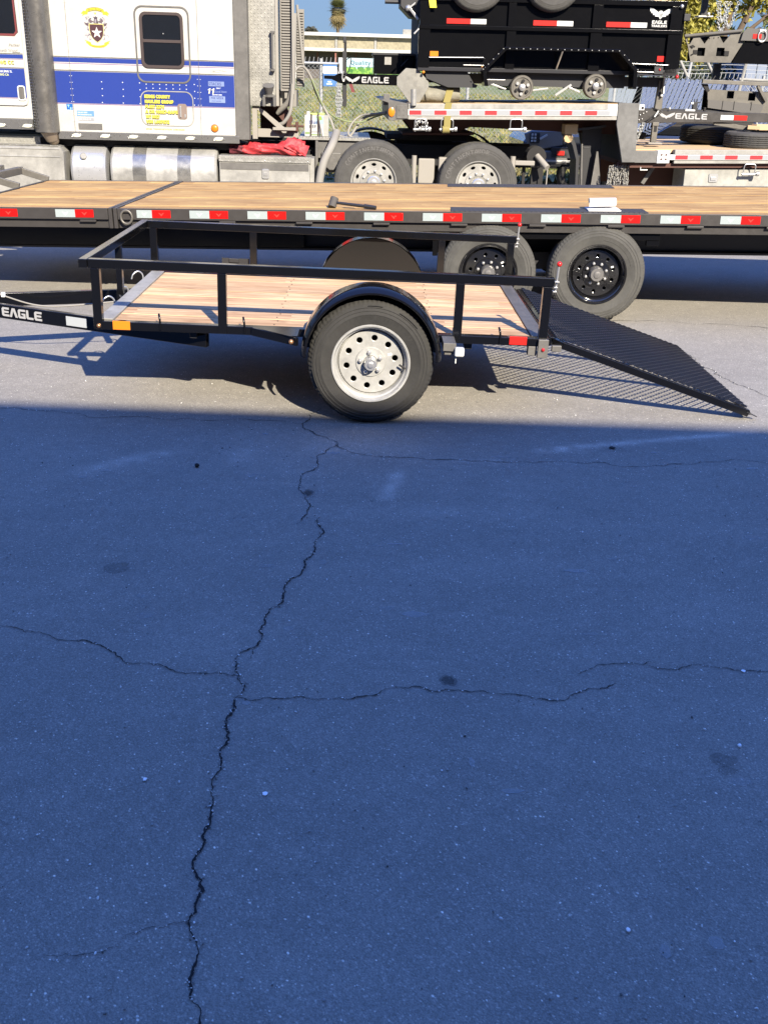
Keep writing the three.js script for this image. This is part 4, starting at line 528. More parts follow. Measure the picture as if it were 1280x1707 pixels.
  const t1 = part('fuel_tank', tank(-3.935, -3.455), std(lin(0.5, 0.5, 0.5), 0.4, 0.65, { roughnessMap: grimeRough }), o); part('filler_cap', [revolve([[0.042, 0], [0.042, 0.03], [0.03, 0.038], [0.0005, 0.038]], 20, null, 0.5).rotateX(-0.55).translate(-3.745, 0.745, -0.05)], M.aluDull, t1);
  const t2 = part('fuel_tank', tank(-3.43, -2.035), M.alu, o); for (const l of [-3.04, -2.47]) part('tank_strap', new THREE.CylinderGeometry(0.318, 0.318, 0.17, 48, 1, true).rotateZ(Math.PI / 2).translate(l, 0.575, -0.315), M.polished, t2);
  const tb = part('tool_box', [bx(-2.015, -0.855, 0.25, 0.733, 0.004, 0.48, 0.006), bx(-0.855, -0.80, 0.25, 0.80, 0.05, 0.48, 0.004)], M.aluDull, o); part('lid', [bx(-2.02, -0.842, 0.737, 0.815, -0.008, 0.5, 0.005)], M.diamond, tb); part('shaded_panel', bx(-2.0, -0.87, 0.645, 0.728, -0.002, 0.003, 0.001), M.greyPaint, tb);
  part('latch', [prism(rrect(-1.47, -1.38, 0.54, 0.66, 0.02), -0.014, 0.0, 0.003), bx(-1.45, -1.4, 0.58, 0.62, -0.024, -0.014, 0.004)], M.chrome, tb); part('lid_screws', [-1.75, -1.43, -1.11, -0.88].map(l => ball(l, 0.76, -0.009, 0.008)), M.chrome, tb, STUFF);
  // chassis
  part('frame_rail', [bx(-5, 2.25, 0.70, 0.965, 0.78, 0.86), bx(-5, 2.25, 0.70, 0.965, 1.64, 1.72)], M.soot, o); part('underside', [bx(-6.5, -1.7, 0.86, 0.955, 0.25, 2.2, 0), bx(-4, -0.8, 0.4, 0.9, 0.62, 0.7, 0)], M.soot, o);
  for (const l of [-0.6, 0.65, 1.95]) part('crossmember', bx(l, l + 0.12, 0.72, 0.9, 0.86, 1.64), M.soot, o);
  part('side_frame_panel', [bx(-0.80, -0.1, 0.78, 1.0, 0.46, 0.5, 0.004), bx(-0.795, -0.76, 0.3, 1.0, 0.4, 0.46, 0.004)], M.greyPaint, o); part('catwalk', [bx(-1.02, -0.07, 1.005, 1.045, 0.42, 1.95, 0.004)], M.diamond, o);
  // cabinet on the rack behind the sleeper
  const cb = part('rack_cabinet', [bx(-1.655, -1.27, 1.405, 3.3, 0.35, 2.05, 0.004)], M.diamond, o); part('cabinet_edge', [bx(-1.30, -1.262, 1.41, 3.3, 0.338, 0.35, 0.003)], M.beige, cb);
  part('grab_handle', [rod([-1.335, 1.85, 0.28], [-1.335, 2.26, 0.28], 0.014), bx(-1.36, -1.31, 1.82, 1.85, 0.275, 0.35), bx(-1.36, -1.31, 2.26, 2.285, 0.275, 0.35)], M.rust.clone(), cb).material = M.rubberText;
  part('work_lamp', [rod([-1.385, 1.655, 0.22], [-1.385, 1.56, 0.26], 0.075, 0.045, 18), rod([-1.385, 1.56, 0.26], [-1.385, 1.53, 0.27], 0.045, 0.05), bx(-1.47, -1.43, 1.40, 1.52, 0.24, 0.33, 0.012), bx(-1.335, -1.295, 1.40, 1.52, 0.24, 0.33, 0.012), bx(-1.46, -1.3, 1.51, 1.54, 0.24, 0.33, 0.01)], M.rubberText, o);
  const lv = part('louvre_panel', [bx(-1.245, -1.07, 1.59, 3.3, 0.47, 0.52, 0.002)], M.louvre, o); part('louvre_panel', [bx(-1.06, -0.955, 1.64, 2.57, 0.85, 0.9, 0.002)], M.louvre, o); const ls = []; for (let y = 1.63; y < 3.1; y += 0.032) ls.push(bx(-1.225, -1.09, y, y + 0.02, 0.452, 0.472, 0.002)); for (let y = 1.66; y < 2.55; y += 0.032) ls.push(bx(-1.05, -0.965, y, y + 0.02, 0.832, 0.852, 0.002)); part('louvre_slats', ls, M.louvre, lv, STUFF);
  part('cabinet_back', [bx(-1.262, -1.05, 1.40, 1.6, 0.6, 1.2, 0.003), bx(-1.2, -1.08, 1.5, 1.58, 0.5, 0.6, 0.004)], M.louvre, cb); part('rack_post', [bx(-1.095, -1.062, 1.55, 3.3, 0.38, 0.43, 0.005), rod([-1.03, 2.6, 0.5], [-0.96, 1.93, 0.55], 0.018)], M.hoseGrey, o);
  // slanted bracket under the cabinet
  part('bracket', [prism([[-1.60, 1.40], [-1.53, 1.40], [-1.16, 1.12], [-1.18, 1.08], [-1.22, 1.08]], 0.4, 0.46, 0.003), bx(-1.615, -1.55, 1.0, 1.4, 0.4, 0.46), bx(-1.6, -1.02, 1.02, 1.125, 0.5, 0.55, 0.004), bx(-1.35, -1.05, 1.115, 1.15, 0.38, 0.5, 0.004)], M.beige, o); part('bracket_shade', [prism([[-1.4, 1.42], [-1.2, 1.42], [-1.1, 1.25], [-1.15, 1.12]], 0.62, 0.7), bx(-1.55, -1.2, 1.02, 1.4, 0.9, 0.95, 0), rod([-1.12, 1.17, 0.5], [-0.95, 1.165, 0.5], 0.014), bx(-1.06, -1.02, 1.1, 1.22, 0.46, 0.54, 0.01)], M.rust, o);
  // wheels
  const dw = makeWheel({ R: 0.515, W: 0.27, rim: 0.292, disc: 0.262, dish: 0.03, holes: 10, holeR: 0.022, holeP: 0.222, oblong: 1.5, ph: 0.5, lugs: 10, lugP: 0.143, lugR: 0.017, hubR: 0.085, hubL: 0.05, rubber: M.rubberOld, metal: M.aluDull, hubMat: M.chrome, lugMat: M.zinc, text: [['CONTINENTAL', 0.385, 0.06, 2.55, 0.0], ['HDR', 0.385, 0.06, 1.25, 0.0]], sipe: true });
  putWheel(dw, o, -0.03, 0.525, 0.0, 0); for (const [l, w, b, s] of [[1.334, 0, false, 0.35], [-0.03, 0.30, false, 0.2], [1.334, 0.30, false, 0.2], [-0.03, 2.5, true, 0], [1.334, 2.5, true, 0]]) putWheel(dw.clone(), o, l, 0.525, w, s, b);
  for (const l of [-0.03, 1.334]) part('drive_axle', [rod([l, 0.525, 0.3], [l, 0.525, 2.3], 0.07), ball(l, 0.53, 1.25, 0.2, 10)], M.soot, o);
  part('mud_guard', [0, 1].map(k => { const c = -0.03 + 1.36 * k; return prism([...Array(17)].map((_, i) => { const t = 0.5 + i / 16 * 2.14; return [c + 0.60 * Math.cos(t), 0.5 + 0.60 * Math.sin(t)]; }).concat([...Array(17)].map((_, i) => { const t = 0.5 + (16 - i) / 16 * 2.14; return [c + 0.58 * Math.cos(t), 0.5 + 0.58 * Math.sin(t)]; })), 2.05, 2.5); }), M.soot, o);
  part('fifth_wheel', [bx(0.15, 1.25, 1.02, 1.09, 0.75, 1.75, 0.02), bx(0.3, 1.05, 0.95, 1.02, 0.9, 1.6)], M.soot, o);
  part('air_bag_bracket', [rod([0.5, 0.86, 0.2], [0.5, 0.52, 0.2], 0.033), rod([1.80, 0.88, 0.22], [1.80, 0.72, 0.22], 0.036), bx(1.83, 2.09, 0.77, 0.83, 0.2, 0.26, 0.01), bx(0.83, 1.0, 0.66, 0.84, 0.3, 0.4, 0.02), bx(0.56, 0.78, 0.5, 0.82, 0.28, 0.34, 0.02)], M.beige, o);
  part('drain_pipe', [rod([2.12, 0.895, 0.25], [2.24, 0.755, 0.1], 0.036, 0.042, 16), rod([2.25, 0.74, 0.12], [2.25, 0.3, 0.14], 0.009)], M.beige, o); part('rear_hanger', [bx(2.08, 2.24, 0.3, 0.74, 0.35, 0.4, 0.005), bx(1.96, 2.0, 0.3, 0.76, 0.35, 0.4), prism(ngon(2.12, 0.88, 0.13, 16), 0.28, 0.5)], M.soot, o);
  part('suspension_casting', [bx(-0.72, -0.45, 0.6, 0.86, 0.42, 0.5, 0.02), prism(ngon(-0.58, 0.72, 0.09, 10), 0.36, 0.42, 0.01)], M.greyPaint, o);
  // hoses and cables between tractor and trailer
  part('loom', [hose([[-1.06, 2.5, 0.42], [-1.085, 1.85, 0.44], [-1.10, 1.6, 0.44], [-1.16, 1.45, 0.5], [-1.3, 1.32, 0.6]], 0.035, 40, 10), hose([[-1.09, 1.68, 0.4], [-1.1, 1.5, 0.4], [-1.13, 1.32, 0.4], [-1.22, 1.2, 0.42], [-1.28, 1.18, 0.45]], 0.024, 40, 10)], M.hoseGrey, o);
  part('air_hose', [hose([[-1.1, 1.7, 0.42], [-1.05, 1.85, 0.5], [-0.96, 1.885, 0.6], [-0.86, 1.76, 0.65], [-0.80, 1.6, 0.65], [-0.72, 1.45, 0.65], [-0.6, 1.25, 0.62], [-0.52, 1.08, 0.6], [-0.36, 1.04, 0.75], [-0.26, 1.15, 0.9], [-0.18, 1.26, 0.95], [0.0, 1.33, 0.8], [0.14, 1.36, 0.6]], 0.017, 90, 8)], M.hoseGrey, o); part('air_hose', [hose([[-0.85, 1.74, 0.62], [-0.78, 1.58, 0.62], [-0.7, 1.42, 0.64], [-0.57, 1.30, 0.7], [-0.4, 1.235, 0.8], [-0.2, 1.225, 0.85], [0.0, 1.3, 0.8], [0.14, 1.35, 0.62]], 0.011, 80, 8)], M.hoseGreen, o); part('air_hose', hose([[-0.2, 1.0, 0.7], [-0.36, 1.07, 0.72], [-0.32, 1.2, 0.8], [-0.2, 1.3, 0.9], [0.06, 1.345, 0.7], [0.14, 1.37, 0.6]], 0.014, 60, 8), M.hoseGrey, o);
  part('drain_hose', [hose([[-0.52, 1.1, 0.5], [-0.58, 0.95, 0.15], [-0.68, 0.75, 0.08], [-0.735, 0.5, 0.06], [-0.75, 0.2, 0.06]], 0.052, 50, 14)], M.hoseGrey, o);
}
// things on the truck
{
  const t = thing('tarp_bundle', 'rolled red tarpaulin lying on the diamond plate tool box of the white truck', 'tarpaulin', 'TR', [-1.4, 0.82, 0.25]);
  const crumple = (g, k, s) => { const p = g.attributes.position; for (let i = 0; i < p.count; i++) { const x = p.getX(i), y = p.getY(i), z = p.getZ(i), n = fbm(x * 4 + s, y * 7 + z * 5, 3, s) * k; p.setXYZ(i, x + n * 0.5, y + n * (y > 0.84 ? 1 : 0.1), z + n); } g.computeVertexNormals(); return g; };
  const roll = (pts, rad, n) => { const c = new THREE.CatmullRomCurve3(pts.map(p => V(p[0], p[1], -p[2]))), g = new THREE.TubeGeometry(c, n, 1, 22), p = g.attributes.position; const N = 23; for (let i = 0; i <= n; i++) { const q = c.getPointAt(i / n), r = rad(i / n); for (let j = 0; j < N; j++) { const k = i * N + j; const a = V(p.getX(k), p.getY(k), p.getZ(k)).sub(q); const f = 1 + 0.16 * Math.sin(j * 1.7 + i * 0.22) + 0.1 * Math.sin(j * 3.1 - i * 0.35); p.setXYZ(k, q.x + a.x * r * f, Math.max(0.823, q.y + a.y * r * f), q.z + a.z * r * f * 1.3); } } g.computeVertexNormals(); return g; };
  part('roll', [crumple(roll([[-1.73, 0.88, 0.25], [-1.5, 0.885, 0.24], [-1.25, 0.895, 0.25], [-1.05, 0.9, 0.27], [-0.93, 0.89, 0.27]], t => 0.062 + 0.045 * Math.max(0, Math.sin(Math.max(0, (t - 0.55) / 0.45) * 2.3)) + 0.012 * Math.sin(t * 9), 90), 0.05, 1.3)], M.tarp, t); part('dark_end', [crumple(roll([[-1.9, 0.875, 0.25], [-1.8, 0.88, 0.25], [-1.715, 0.88, 0.25]], () => 0.06, 24), 0.03, 4)], M.tarpDark, t); part('flap', crumple(new THREE.BoxGeometry(0.30, 0.14, 0.012, 14, 8, 1).rotateZ(-0.35).rotateX(-0.35).translate(-1.03, 0.93, -0.15), 0.06, 7), M.tarp, t);
  const b = thing('fluid_box', 'white box of diesel exhaust fluid strapped on the truck catwalk', 'box', 'TR', [-0.79, 1.045, 0.55]);
  part('carton', [bx(-0.94, -0.625, 1.046, 1.308, 0.5, 0.74, 0.006)], M.box, b); part('printed_face', [plane(-0.938, -0.69, 1.05, 1.304, 0.4985)], new THREE.MeshStandardMaterial({ roughness: 0.6, color: lin(0.36, 0.36, 0.36), map: canvasTex(256, 256, (x, w, h) => { x.fillStyle = '#f6f8f4'; x.fillRect(0, 0, w, h); x.fillStyle = '#cfe9f2'; x.fillRect(140, 8, 116, 100); x.fillStyle = '#b5d957'; x.beginPath(); x.moveTo(150, 14); x.lineTo(222, 6); x.lineTo(236, 50); x.lineTo(190, 62); x.fill(); x.fillStyle = '#2f55a8'; x.font = 'bold 60px sans-serif'; x.fillText('blue', 56, 106); x.fillStyle = '#26243a'; x.font = 'bold 54px sans-serif'; x.fillText('DEF', 60, 158); x.fillStyle = '#a9c67e'; x.fillRect(6, 206, 60, 30); x.fillRect(80, 232, 150, 16); x.fillStyle = '#777'; x.fillRect(90, 196, 110, 4); x.fillRect(90, 208, 90, 4); }) }), b);
  part('side_face', [plane(-0.12, 0.12, 1.05, 1.304, 0).rotateY(Math.PI / 2).translate(-0.6235, 0, -0.62)], new THREE.MeshStandardMaterial({ roughness: 0.6, map: canvasTex(64, 64, (x, w, h) => { x.fillStyle = '#e9f4f2'; x.fillRect(0, 0, w, h); x.fillStyle = '#9fd6e6'; x.fillRect(0, 4, 50, 20); x.fillStyle = '#8ab04e'; x.fillRect(30, 40, 30, 16); x.fillStyle = '#444'; x.fillRect(4, 44, 14, 16); }) }), b);
  for (const g of [web([-0.86, 1.05, 0.492], [-0.85, 1.32, 0.492], 0.02), web([-0.76, 1.05, 0.492], [-0.765, 1.32, 0.492], 0.02), web([-0.71, 1.05, 0.44], [-0.765, 1.3, 0.488], 0.014)]) part('strap', g, M.gasket, b); part('top_flap', [bx(-0.86, -0.78, 1.309, 1.33, 0.55, 0.62, 0.004), bx(-0.75, -0.68, 1.309, 1.335, 0.55, 0.6, 0.004)], std(lin(0.4, 0.55, 0.12), 0.6), b); part('spout', [rod([-0.895, 1.308, 0.56], [-0.895, 1.35, 0.56], 0.022)], M.paper, b);
}

// ================================================================ step deck semi trailer
const tapeW = std(lin(0.24, 0.25, 0.26), 0.4), tapeR = std(lin(0.42, 0.02, 0.025), 0.4);
{
  const o = thing('step_deck_trailer', 'long step deck semi trailer with aluminium edges coupled to the white truck', 'semi trailer', 'SE', [3, 0, 1.25]);
  const A = M.aluDull;
  part('deck_edge', [bx(0.39, 3.32, 1.425, 1.49, 0.0, 0.12, 0.006), bx(0.39, 3.32, 1.302, 1.352, 0.0, 0.06, 0.006)], A, o); part('side_rail', [bx(0.385, 3.0, 1.350, 1.424, -0.012, 0.05, 0.004)], M.whiteRef, o);
  for (let k = 0; k < 8; k++) { const l = 0.401 + k * 0.3205; part('red_tape', bx(l, l + 0.152, 1.36, 1.413, -0.0145, -0.0125, 0), tapeR, o); part('silver_tape', bx(l + 0.154, l + 0.318, 1.36, 1.413, -0.0142, -0.0125, 0), tapeW, o); }
  part('upper_deck', [bx(0.38, 3.33, 1.43, 1.494, 0.12, 2.5, 0.003)], M.woodBlock, o); part('front_bolster', [prism([[0.03, 1.535], [0.10, 1.545], [0.385, 1.49], [0.395, 1.31], [0.2, 1.29], [0.14, 1.295], [0.135, 1.5]], 0.0, 2.5, 0.004)], M.greyPaint, o);
  part('amber_lamp', [revolve([[0.05, 0], [0.05, 0.012], [0.03, 0.02], [0.0005, 0.021]], 20, null, 0.5).scale(0.8, 1.1, 1).translate(0.178, 1.392, 0.002)], M.amber, o); part('bolster_plate', [bx(0.24, 0.38, 1.315, 1.47, -0.012, 0.0, 0.003), ...[0, 1, 2, 3].map(k => disc(0.275 + (k % 2) * 0.06, 1.36 + (k >> 1) * 0.06, -0.014, 0.011))], M.greyPaint, o);
  part('deck_post', rod([0.455, 1.47, -0.02], [0.455, 1.66, -0.02], 0.036, 0.036, 18), M.alu, o); part('deck_post', bx(0.08, 0.16, 1.47, 1.6, 0.1, 0.2, 0.005), M.greyPaint, o);
  part('gooseneck_beam', [prism([[0.35, 1.3], [0.5, 1.12], [1.0, 1.1], [1.25, 1.19], [3.2, 1.10], [3.2, 1.3]], 0.6, 0.72), prism([[0.35, 1.3], [0.5, 1.12], [1.0, 1.1], [1.25, 1.19], [3.2, 1.10], [3.2, 1.3]], 1.78, 1.9), bx(0.35, 1.3, 1.09, 1.12, 0.55, 1.95)], M.rust, o);
  part('drop_plate', [prism([[3.062, 1.51], [3.33, 1.505], [3.345, 0.79], [3.176, 0.79], [3.062, 1.25]], -0.015, 0.03, 0.004)], M.plate, o); part('drop_plate', prism([[3.062, 1.51], [3.33, 1.505], [3.345, 0.79], [3.176, 0.79], [3.062, 1.25]], 2.45, 2.5), M.greyPaint, o); part('corner_bracket', [bx(3.33, 3.4, 1.42, 1.49, -0.02, 0.02, 0.006)], M.whiteRef, o); part('corner_bracket', bx(2.93, 3.06, 1.35, 1.49, -0.005, 0.04, 0.004), M.whiteRef, o); part('bracket_hole', disc(3.375, 1.45, -0.022, 0.016), M.soot, o); part('drop_bulkhead', [bx(3.2, 3.33, 0.8, 1.4, 0.06, 2.44, 0)], M.soot, o);
  // lower deck
  part('deck_edge', [bx(3.86, 9.5, 0.888, 0.944, 0.0, 0.1, 0.006), bx(3.86, 9.5, 0.775, 0.818, 0, 0.06, 0.006)], A, o); part('side_rail', [bx(3.80, 9.5, 0.82, 0.886, -0.012, 0.05, 0.004)], M.whiteRef, o);
  for (let k = 0; k < 9; k++) { const l = 3.867 + k * 0.328; part('red_tape', bx(l, l + 0.162, 0.828, 0.88, -0.0145, -0.0125, 0), tapeR, o); part('silver_tape', bx(l + 0.164, l + 0.326, 0.828, 0.88, -0.0142, -0.0125, 0), tapeW, o); }
  part('corner_block', [bx(3.34, 3.63, 0.785, 0.93, 0.0, 0.3, 0.004)], M.plate, o); part('bolt_plate', [bx(3.63, 3.795, 0.78, 0.935, -0.012, 0.1, 0.004)], M.whiteRef, o); part('plate_bolts', [0, 1, 2, 3].map(k => disc(3.685 + (k % 2) * 0.06, 0.83 + (k >> 1) * 0.055, -0.015, 0.012)), M.rust, o, STUFF);
  for (let k = 0; k < 9; k++) part('plank', shiftUV(bx(3.335, 9.5, 0.9, 0.946 + 0.001 * (k % 3), 0.105 + k * 0.265, 0.36 + k * 0.265, 0.003), k * 1.3, k * 0.4), M.woodBlock, o);
  part('lower_beam', [bx(3.3, 9.5, 0.4, 0.78, 0.7, 0.8), bx(3.3, 9.5, 0.4, 0.78, 1.7, 1.8), bx(3.3, 9.5, 0.72, 0.775, 0.06, 2.44, 0)], M.rust, o); part('strut', [bar([3.55, 0.5, 0.3], [3.72, 0.78, 0.3], 0.05, 0.05)], M.greyPaint, o); part('step_hook', [bx(3.44, 3.54, 0.685, 0.7, 0.05, 0.07, 0.003), bx(3.44, 3.45, 0.7, 0.73, 0.05, 0.07, 0.003)], M.whiteRef, o);
  const tb = part('tool_box', [bx(4.05, 5.6, 0.3, 0.705, 0.1, 0.6, 0.006)], M.box, o); part('latch', [prism(rrect(4.375, 4.495, 0.535, 0.645, 0.015), 0.088, 0.1, 0.003), bx(4.40, 4.47, 0.56, 0.6, 0.078, 0.088, 0.004)], M.zinc, tb);
  const winch = (l, y, full) => { const p = part('strap_winch', [hose([[l, y, 0.02], [l, y + 0.13, 0.0], [l + 0.012, y + 0.145, 0.0], [l + 0.13, y + 0.145, 0.0], [l + 0.145, y + 0.13, 0.0], [l + 0.145, y, 0.02]], 0.008, 40, 6), rod([l - 0.02, y + 0.025, 0.02], [l + 0.18, y + 0.025, 0.02], full ? 0.045 : 0.018, full ? 0.045 : 0.018, 14), rod([l + 0.165, y + 0.03, 0.0], [l + 0.2, y + 0.03, 0.0], 0.03)], M.zinc, o); return p; };
  winch(0.48, 1.16, false); winch(0.815, 1.16, false); winch(1.70, 1.16, false); winch(4.80, 0.62, false);
  const ch = []; const q = rng(5); for (let k = 0; k < 26; k++) { const l = 0.48 + 0.16 * q(), y = 1.18 + 0.12 * q(); ch.push(new THREE.TorusGeometry(0.016, 0.005, 6, 10).rotateY(q() * 3).rotateX(q() * 3).translate(l, y, -0.02 + 0.03 * q())); } part('chain_pile', ch, M.zinc, o, STUFF);
  part('wheel_guard', [prism([[2.47, 1.2], [2.55, 1.12], [2.62, 1.0], [2.68, 0.8], [2.70, 0.3], [2.66, 0.3], [2.64, 0.8], [2.58, 0.98], [2.5, 1.1]], 0.3, 0.7), bar([2.5, 1.16, 0.3], [3.0, 1.22, 0.3], 0.02, 0.03), bar([2.72, 0.95, 0.28], [2.80, 0.95, 0.28], 0.02, 0.02)], M.satin, o); part('guard_edge', [bar([2.70, 1.0, 0.29], [2.74, 0.3, 0.29], 0.035, 0.02)], M.greyPaint, o); part('guard_flap', [bx(2.74, 3.0, 0.3, 1.2, 0.5, 0.52)], M.satin, o);
  part('landing_leg', [prism([[2.92, 0.9], [2.94, 0.9], [3.04, 0.3], [2.86, 0.3]], 0.36, 0.42)], M.greyPaint, o); part('landing_leg', [bx(2.9, 3.02, 0.3, 1.2, 0.6, 0.72)], M.satin, o);
  part('deck_block', [bx(2.46, 2.63, 1.12, 1.24, 0.28, 0.5, 0.006), prism(ngon(2.52, 1.07, 0.06, 8), 0.3, 0.4)], M.woodBlock, o);
}
{
  const o = thing('chain_bundle', 'bundle of hanging tie-down chains under the step of the semi trailer', 'chains', 'SE', [3.2, 0.75, 0.12]);
  const q = rng(77), lk = []; for (let s = 0; s < 12; s++) { const l0 = 3.12 + 0.022 * s - 0.02, dl = (q() - 0.5) * 0.09; for (let k = 0; k < 11; k++) { const t = k / 11; lk.push(new THREE.TorusGeometry(0.018, 0.0055, 6, 10).scale(0.62, 1.15, 1).rotateY((k % 2) * 1.5 + q()).translate(l0 - 0.04 + dl * t * t + 0.03 * t * (s - 6) / 6, 0.73 - k * 0.028 - 0.02 * q(), -0.1 - q() * 0.08)); } }
  part('chain_links', lk, M.aluDull, o, STUFF); part('hook', hose([[3.16, 0.78, 0.15], [3.18, 0.74, 0.13], [3.2, 0.75, 0.12]], 0.012, 12, 6), M.rust, o);
}
{
  const o = thing('steel_plate', 'weathered grey octagonal metal plate standing at the front of the upper deck', 'metal plate', 'SE', [0.45, 1.5, 0.3]);
  part('octagon', [prism([[0.255, 1.80], [0.37, 1.905], [0.525, 1.895], [0.665, 1.74], [0.665, 1.68], [0.55, 1.495], [0.42, 1.497], [0.255, 1.70]], 0.30, 0.318, 0.003)], std(lin(0.27, 0.265, 0.245), 0.75, 0.2, { map: grimeCol, bumpMap: fineBump, bumpScale: 0.002 }), o); part('prop', bar([0.46, 1.5, 0.5], [0.46, 1.75, 0.322], 0.03, 0.03), M.rust, o);
  const c = thing('canvas_roll', 'grey canvas roll strapped to the upper deck with a yellow strap', 'canvas roll', 'SE', [0.85, 1.5, 0.45]);
  const g = new THREE.CylinderGeometry(0.105, 0.11, 0.52, 30, 26).rotateZ(Math.PI / 2), p = g.attributes.position; for (let i = 0; i < p.count; i++) { const x = p.getX(i), e = x > 0.12 ? 1 - (x - 0.12) * 1.7 : 1, n = 1 + 0.25 * fbm(x * 6, p.getY(i) * 9 + p.getZ(i) * 9, 3); p.setXYZ(i, x, p.getY(i) * e * n * (p.getY(i) < 0 ? 0.9 : 0.98), p.getZ(i) * e * n); } g.computeVertexNormals();
  part('roll', [g.translate(0.82, 1.595, -0.45)], M.canvas, c); part('cord', new THREE.TorusGeometry(0.112, 0.006, 6, 30).rotateY(Math.PI / 2).rotateZ(0.25).translate(0.62, 1.595, -0.45), M.satin, c);
  part('yellow_strap', [web([0.90, 1.495, 0.315], [0.945, 1.655, 0.335], 0.09), web([0.945, 1.655, 0.335], [0.965, 1.71, 0.44], 0.09), bx(0.855, 0.945, 1.497, 1.502, 0.0, 0.32, 0)], M.strap, c); part('yellow_strap', web([0.885, 1.20, -0.03], [0.887, 1.35, -0.03], 0.085), M.strap, c); part('yellow_strap', web([0.888, 1.425, -0.006], [0.90, 1.50, -0.004], 0.085), M.strap, c); part('strap_coil', rod([0.83, 1.185, 0.0], [0.92, 1.185, 0.0], 0.045, 0.045, 16), M.strap, c);
}

// ================================================================ dump trailer and other trailers carried on the semi trailer
{
  const o = thing('dump_trailer', 'black high sided dump trailer with rounded-off fender riding on the upper deck', 'trailer', 'DU', [2.1, 1.5, 1.2]);
  const B = M.black, S = M.satin, w = 0.25, T = 2.74;
  const body = part('body', [bx(0.52, 3.82, 1.9, T - 0.02, w + 0.05, w + 0.07, 0), bx(0.52, 3.82, 1.9, T - 0.02, 2.2, 2.22, 0), bx(3.8, 3.82, 1.9, T, w + 0.05, 2.2, 0), bx(0.52, 3.82, 1.88, 1.9, w + 0.05, 2.22, 0)], B, o);
  part('front_wall', bx(0.52, 0.54, 1.9, T, w + 0.05, 2.2, 0), M.soot, o); part('top_rail', [bx(0.5, 3.83, 2.362, 2.408, w - 0.012, w + 0.05, 0.004)], B, o); part('top_rail', [bx(0.5, 3.86, T - 0.06, T, w - 0.005, w + 0.05, 0.004)], B, o); part('bottom_rail', [bx(0.64, 1.35, 2.03, 2.042, w - 0.008, w + 0.05, 0.002), bx(3.24, 3.72, 2.0, 2.012, w - 0.008, w + 0.05, 0.002), bx(0.5, 3.83, 1.88, 1.925, w, w + 0.05, 0.003)], M.mesh, o); for (const g of [rod([0.64, 2.036, w - 0.015], [1.33, 2.046, w - 0.015], 0.006), rod([3.24, 2.014, w - 0.015], [3.7, 2.004, w - 0.015], 0.006), rod([1.08, 1.955, w - 0.02], [1.34, 1.955, w - 0.02], 0.006), rod([3.28, 1.92, w - 0.02], [3.52, 1.918, w - 0.02], 0.006), rod([1.33, 1.79, w - 0.02], [1.62, 1.79, w - 0.02], 0.006)]) part('side_pipe', g, M.zinc, o);
  for (const [a, b] of [[0.5, 0.645], [1.61, 1.728], [2.675, 2.82], [3.665, 3.83]]) { part('side_rib', [bx(a, b, 1.91, 2.361, w, w + 0.05, 0.004)], B, o); part('side_rib', [bx(a + 0.01, b - 0.01, 2.41, T - 0.061, w + 0.003, w + 0.05, 0.004)], B, o); }
  part('subframe', [prism([[0.6, 1.88], [1.14, 1.88], [1.26, 1.70], [1.25, 1.69], [0.86, 1.69], [0.62, 1.78]], w + 0.06, w + 0.12), prism([[0.62, 1.79], [1.1, 1.79], [1.28, 1.72], [1.26, 1.69], [0.9, 1.69]], w + 0.03, w + 0.06), bx(0.55, 3.8, 1.74, 1.86, 0.6, 0.7), bx(0.55, 3.8, 1.74, 1.86, 1.8, 1.9), prism([[3.5, 1.93], [3.9, 1.97], [3.82, 1.9], [3.7, 1.88], [3.45, 1.88]], w, w + 0.3), bx(1.4, 3.2, 1.72, 1.9, w + 0.12, w + 0.16, 0)], S, o);
  const FO = [[1.305, 1.90], [1.565, 2.168], [3.022, 2.168], [3.262, 1.945], [3.272, 1.715], [3.225, 1.715], [3.215, 1.93], [3.0, 2.135], [1.585, 2.135], [1.345, 1.89], [1.385, 1.715], [1.335, 1.715]];
  const fd = part('fender', [prism(FO, 0.02, 0.28, 0.004)], B, o); part('fender_bolts', [...Array(26)].map((_, i) => { const t = i / 25 * 2.1; const p = t < 0.36 ? [1.31 + t * 0.71, 1.91 + t * 0.71] : t < 1.78 ? [1.565 + (t - 0.36) * 1.026, 2.152] : [3.022 + (t - 1.78) * 0.75, 2.15 - (t - 1.78) * 0.65]; return disc(p[0], p[1], 0.018, 0.006, 0.004, 6); }), M.zinc, fd, STUFF); part('fender_brace', bar([2.30, 2.14, 0.06], [2.27, 1.9, 0.3], 0.02, 0.02), M.zinc, fd);
  for (const l of [1.842, 2.786]) { const y = l < 2 ? 1.716 : 1.748; const g = new THREE.Group(); g.name = 'brake_hub'; o.add(g); const b = bases.get(o); g.position.set(l - b.x, y - b.y - 0.01, -0.2 - b.z);
    g.add(mesh('drum', [revolve([[0.146, -0.12], [0.146, -0.008], [0.138, 0], [0.118, 0.0], [0.112, -0.012], [0.05, -0.014], [0.0005, -0.014]], 48, null, 0.4)], M.gunmetal)); g.add(mesh('hub', [revolve([[0.045, -0.014], [0.04, 0.03], [0.02, 0.04], [0.0005, 0.04]], 20, null, 0.5)], M.zinc)); for (let k = 0; k < 6; k++) { const a = k / 6 * 6.283 + 0.4; g.add(mesh('stud', [disc(0.078 * Math.cos(a), 0.078 * Math.sin(a), -0.004, 0.02, 0.02, 12)], k % 2 ? M.soot : M.zinc)); } }
